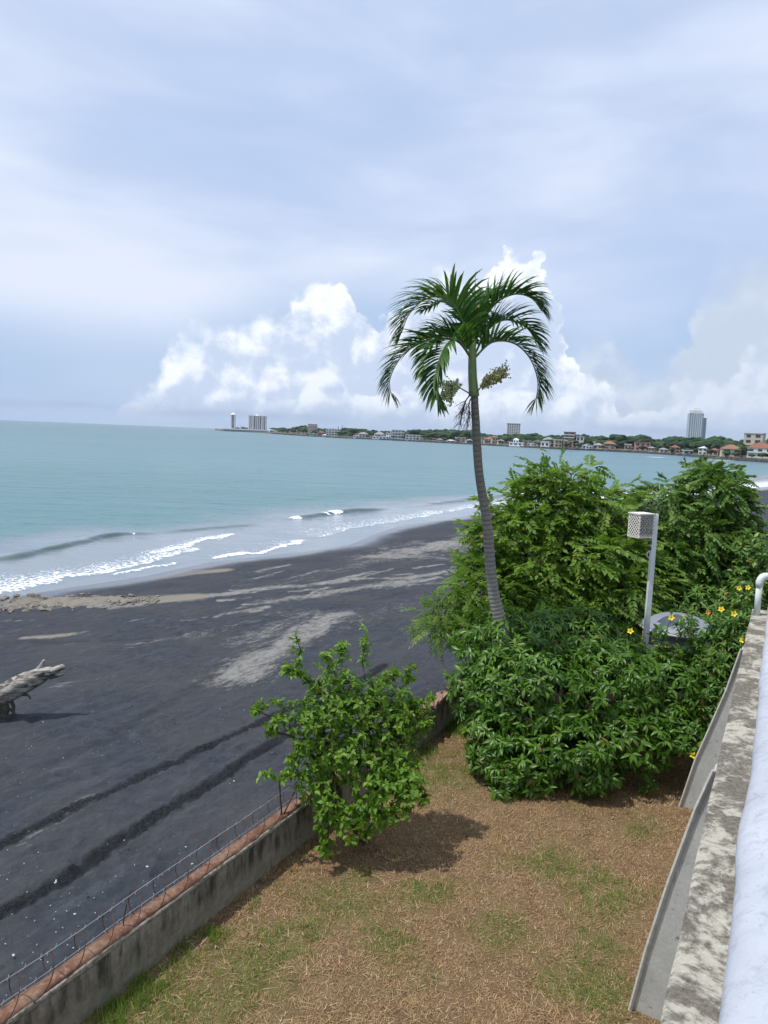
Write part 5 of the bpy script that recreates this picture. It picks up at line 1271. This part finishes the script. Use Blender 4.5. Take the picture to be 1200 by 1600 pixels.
# low dark undergrowth behind the bushes so that no bare lawn shows
plant('undergrowth_bush', 'dark undergrowth filling the shade between the lamp post and the trees', 'bush', (5.6, 14.6, 0),
      [(960, 950, 13.8, 60, 40, .8), (1040, 955, 14.4, 70, 40, .7), (1110, 960, 14.2, 66, 46, .7), (1160, 980, 13.6, 40, 40, .6)],
      700, M['leaf_fine'], 'whorl', 83, L=.13, k=6, tmpl=LANCE, spread=.9, droop=.3, r0=.003, inner=.4, skel=160, stems=4)

# ---------------------------------------------------------------- palm
PY = 11.5
pc = [(741, 618), (743, 655), (745.5, 700), (748, 740), (755, 780), (762, 820), (764.5, 860), (767, 900), (773, 940), (783, 975), (796, 1030), (806, 1090)]
pw = [13, 14.5, 15.5, 15.5, 16.5, 17.5, 18.5, 20, 21.5, 24, 27, 30]
pbase = at_z(808, 1125, 0); 
pts = [at_y(x, y, PY+.0*i) for i, (x, y) in enumerate(pc)]
bs = np.array([pts[-1][0]+.04, PY, -.1]); 
pal = empty('palm_tree', (bs[0], PY, 0)); tag(pal, 'slender curved palm with ringed grey trunk and arching fronds against the sky', 'palm tree'); po_ = np.array([bs[0], PY, 0])
pts = np.array(pts+[bs]); rad_ = np.array([w_/FPX*PY/2*.88 for w_ in pw]+[.15])
zz_ = pts[:, 2]; nr = 420; tt = np.linspace(0, len(pts)-1, nr)
# smooth centreline
ci = np.stack([np.interp(tt, range(len(pts)), pts[:, i]) for i in range(3)], 1); ker = np.ones(41)/41
for i in (0,): ci[:, i] = np.convolve(np.pad(ci[:, i], 20, 'edge'), ker, 'valid')
L_ = np.concatenate([[0], np.cumsum(np.linalg.norm(np.diff(ci, axis=0), axis=1))])
rr_ = np.interp(tt, range(len(pts)), rad_); spacing = np.interp(L_, [0, 2, L_[-1]], [.085, .075, .042]); ph = np.cumsum(np.gradient(L_)/spacing)
rr_ = rr_*(1-.055*np.exp(-((ph % 1-.5)/.16)**2)+.02*(fbm(L_*3, L_*0, 4)-.5))
m, t, b = material('ringed_palm_bark')
obj = t.new('ShaderNodeTexCoord').outputs['Object']; rg = t.attr('ring'); lo = t.attr('low')
n1 = t.noise(t.vmul(obj, (8, 8, 40)), 1, 5, .7); n2 = t.noise(obj, 4, 5, .6)
c = t.mix(t.mr(n1, .3, .7), rgb(.13, .115, .095), rgb(.22, .20, .17)); c = t.mix(lo, c, t.mix(t.mr(n1, .3, .7), rgb(.20, .195, .17), rgb(.38, .375, .34)))
c = t.mix(t.math('MULTIPLY', rg, .75), c, rgb(.06, .05, .045)); c = t.mix(t.mr(n2, .6, .75, 0, .5), c, rgb(.08, .07, .06)); t.l.new(c, b.inputs['Base Color']); b.inputs['Roughness'].default_value = .9
t.l.new(t.bump(n1, .5, .01), b.inputs['Normal']); M['palmbark'] = m
K_ = 18; mb = MB().tube(ci-po_, rr_, K_); q = np.array([f for f in mb.f if len(f) == 4])
me = raw_mesh('trunk', mb.v[0], q, {'ring': np.repeat(np.exp(-((ph % 1-.5)/.13)**2), K_), 'low': np.repeat(np.clip((L_-1.5)/2.2, 0, 1), K_)})
link('trunk', me, M['palmbark'], pal)
m, t, b = material('green_crownshaft')
obj = t.new('ShaderNodeTexCoord').outputs['Object']; n1 = t.noise(t.vmul(obj, (20, 20, 3)), 1, 4, .6)
t.l.new(t.mix(t.mr(n1, .3, .7), rgb(.10, .17, .045), rgb(.20, .28, .09)), b.inputs['Base Color']); b.inputs['Roughness'].default_value = .4; M['shaft'] = m
cs = [(740.5, 619), (740, 610), (738.5, 590), (738, 570), (738, 550), (738, 530)]; cw = [17, 15.5, 14, 13, 12, 9]
link('crownshaft', MB().tube([at_y(x, y, PY)-po_ for x, y in cs], [w_/FPX*PY/2 for w_ in cw], 16).mesh('crownshaft', True), M['shaft'], pal)
def bez(P_, n):
    P_ = np.array(P_); t_ = np.linspace(0, len(P_)-1, n); out = []
    for u_ in t_:
        i = int(min(len(P_)-2, u_)); f = u_-i; p0 = P_[max(0, i-1)]; p1 = P_[i]; p2 = P_[i+1]; p3 = P_[min(len(P_)-1, i+2)]
        out.append(.5*((2*p1)+(-p0+p2)*f+(2*p0-5*p1+4*p2-p3)*f*f+(-p0+3*p1-3*p2+p3)*f**3))
    return np.array(out)
M['rachis'] = mat_simple('frond_midrib', (.13, .20, .06), .5, .2, 10)
def frond(ctrl, seed, nl=62, Lmax=.62, vee=.80, wid=.024):
    Lmax *= 1.12
    g = np.random.default_rng(seed)
    C_ = np.array([at_y(x, y, PY+d) for x, y, d in ctrl]); R_ = bez(C_, 60); b0 = R_[0]
    fr = empty('frond', tuple(b0-po_)); fr.parent = pal
    link('midrib', MB().tube(R_-b0, np.linspace(.020, .003, 60), 6).mesh('midrib', True), M['rachis'], fr)
    T_ = nrm(np.gradient(R_, axis=0)); RV = []; RF = []; RT = []; kk = 0; step = max(1, (nl*2)//31)
    me_shared = 0
    for i in range(nl):
        f = .10+.90*(i+.5)/nl; u_ = f*59; a = int(min(58, u_)); p = R_[a]+(R_[a+1]-R_[a])*(u_-a); tv = T_[a]
        # local up: away from the curve's centre, mostly world up
        cur = T_[min(59, a+3)]-T_[max(0, a-3)]; upv = np.array([0, 0, 1.0])*.55-cur*1.2; upv = upv-tv*(upv@tv); upv /= np.linalg.norm(upv)+1e-6
        sdv = np.cross(tv, upv); env = min(1, f/.22)**.6*(1-max(0, f-.55)/.45*.55)
        for sg in (-1, 1):
            L = Lmax*env*g.uniform(.85, 1.1); 
            d = nrm((tv*(.75+.7*f)+sdv*sg*(.9)+upv*vee*g.uniform(.6, 1.3)+g.normal(size=3)*.12)[None])[0]
            n_ = 6; pts_ = [p]; dd_ = d.copy()
            for s in range(1, n_):
                dd_ = dd_+np.array([0, 0, -1.0])*(.05+.035*s)*g.uniform(.7, 1.3); dd_ /= np.linalg.norm(dd_); pts_.append(pts_[-1]+dd_*L/(n_-1))
            pts_ = np.array(pts_); wn = nrm(np.cross(dd_, upv)[None]+1e-6)[0]
            ws = np.array([.35, .9, 1.0, .85, .5, .04])*wid*(.6+.5*env)
            fold = nrm(np.cross(wn, d)[None])[0]*.35
            V = []
            for q_, w_ in zip(pts_, ws): V += [q_-wn*w_+fold*w_, q_, q_+wn*w_+fold*w_]
            F = [(3*j, 3*j+1, 3*j+4, 3*j+3) for j in range(n_-1)]+[(3*j+1, 3*j+2, 3*j+5, 3*j+4) for j in range(n_-1)]
            idx = i*2+(sg > 0); V = np.array(V)-b0; tint = np.full(len(V), g.random()*.8)
            if idx % 4 == 1 and me_shared < 30:
                me = raw_mesh('leaflet', V, np.array(F), {'tint': tint}); me.materials.append(M['leaf_palm']); link('leaflet', me, None, fr); me_shared += 1
            else:
                RV.append(V); RF.append(np.array(F)+kk); RT.append(tint); kk += len(V)
    tag(link('leaflet_blade', raw_mesh('leaflet_blade', np.vstack(RV), np.vstack(RF), {'tint': np.concatenate(RT)}), M['leaf_palm'], fr), kind='stuff')
fr_list = [
 ([(737, 552, 0), (724, 505, -.1), (702, 468, -.2), (668, 466, -.3), (640, 490, -.35), (628, 520, -.35)], 62, .62),
 ([(736, 560, 0), (712, 532, .05), (670, 532, .1), (632, 552, .1), (610, 590, .1), (612, 620, .1)], 66, .50),
 ([(736, 560, 0), (715, 530, -.35), (694, 545, -.7), (680, 590, -.9), (684, 632, -.9)], 62, .46),
 ([(740, 550, 0), (752, 508, .05), (775, 474, .1), (804, 460, .1), (830, 466, .05), (846, 486, 0)], 68, .52),
 ([(741, 560, 0), (768, 535, -.1), (802, 536, -.2), (828, 560, -.25), (840, 596, -.25), (836, 630, -.25)], 66, .50),
 ([(741, 556, 0), (762, 516, .3), (790, 500, .5), (822, 512, .6), (842, 540, .6)], 56, .50),
 ([(739, 550, 0), (742, 508, .1), (752, 480, .25), (772, 462, .45), (796, 458, .6)], 52, .46),
 ([(738, 550, 0), (728, 508, .2), (712, 482, .5), (688, 472, .8), (664, 484, 1.0)], 52, .46),
 ([(738, 556, 0), (718, 522, .5), (692, 520, .9), (668, 545, 1.1), (660, 580, 1.1)], 50, .46),
 ]
for i, (c_, nl, L) in enumerate(fr_list): frond(c_, 200+i, nl, L)
link('spear_leaf', MB().tube([at_y(738, 545, PY)-po_, at_y(741, 480, PY)-po_, at_y(743, 424, PY)-po_], [.02, .012, .002], 6).mesh('spear_leaf'), M['leaf_palm'], pal)
M['fruit'] = mat_simple('green_palm_fruit', (.50, .56, .26), .5, .4, 30); M['fruit2'] = mat_simple('olive_palm_fruit', (.42, .42, .17), .5, .4, 30); M['drys'] = mat_simple('dry_fruit_stalk', (.12, .10, .085), .9, .3, 20)
def cluster(st, tips, seed, matf, nfr, rfr, label, drymat='rachis', spread=.10, cen=None):
    g = np.random.default_rng(seed); s0 = at_y(*st[:2], PY+st[2]); o = empty('fruit_cluster', tuple(s0-po_)); o.parent = pal
    if label: o['label'] = label
    mb = MB(); fm = MB()
    C_ = [at_y(x, y, PY+d) for x, y, d in cen]; S_ = bez([s0]+C_, 14); mb.tube(S_-s0, np.linspace(.012, .005, 14), 5)
    for i in range(tips):
        a = int(g.integers(4, 13)); p = S_[a]; q = p+(S_[-1]-s0)*g.uniform(.15, .5)+g.normal(size=3)*spread+np.array([0, 0, -.02]); mid = (p+q)/2+g.normal(size=3)*.02
        mb.tube(np.array([p, mid, q])-s0, [.0045, .003, .002], 4, False)
        for j in range(nfr):
            u_ = g.uniform(.35, 1.05); c_ = p+(q-p)*u_+g.normal(size=3)*.012-s0
            if matf: fm.add(IV0*rfr*g.uniform(.7, 1.2)*np.array([1, 1, 1.25])+c_, IF0)
            else: mb.tube([c_, c_+g.normal(size=3)*.03+np.array([0, 0, -.02])], .0018, 3, False)
    link('stalk', mb.mesh('stalk'), M[drymat], o)
    if matf: tag(link('fruit_berries', fm.mesh('fruit_berries'), matf, o), kind='stuff')
import bmesh
bm = bmesh.new(); bmesh.ops.create_icosphere(bm, subdivisions=1, radius=1); IV0 = np.array([x.co[:] for x in bm.verts]); IF0 = [tuple(y.index for y in x.verts) for x in bm.faces]; bm.free()
cluster((744, 616, -.05), 110, 1, M['fruit2'], 9, .012, 'olive fruit cluster pointing up and right of the crownshaft', spread=.055, cen=[(752, 604, -.1), (766, 594, -.15), (778, 588, -.15)])
cluster((736, 616, -.05), 110, 2, M['fruit'], 9, .013, 'pale green fruit cluster hanging left of the crownshaft', spread=.065, cen=[(722, 608, -.12), (710, 602, -.2), (704, 612, -.25), (707, 618, -.25)])
cluster((734, 618, 0), 34, 3, None, 3, 0, 'dry spent fruit stalk hanging below the crownshaft', 'drys', spread=.06, cen=[(728, 626, -.05), (724, 640, -.08), (719, 664, -.1)])
cluster((738, 619, -.1), 26, 4, None, 3, 0, 'second dry fruit stalk hanging close to the trunk', 'drys', spread=.045, cen=[(733, 630, -.12), (733, 645, -.14), (731, 660, -.14)])

# ---------------------------------------------------------------- air
hm = bpy.data.materials.new('pale_air'); hm.use_nodes = True; ht = NT(hm.node_tree); ht.n.remove(ht.n['Principled BSDF'])
pv = ht.new('ShaderNodeVolumePrincipled'); pv.inputs['Color'].default_value = (.80, .88, 1.0, 1); pv.inputs['Density'].default_value = 5e-5; pv.inputs['Anisotropy'].default_value = .1
ht.l.new(pv.outputs[0], ht.n['Material Output'].inputs['Volume'])
hb = link('haze', MB().box((0, 0, 90), (19000, 19000, 190)).mesh('haze'), hm); tag(hb, kind='stuff')
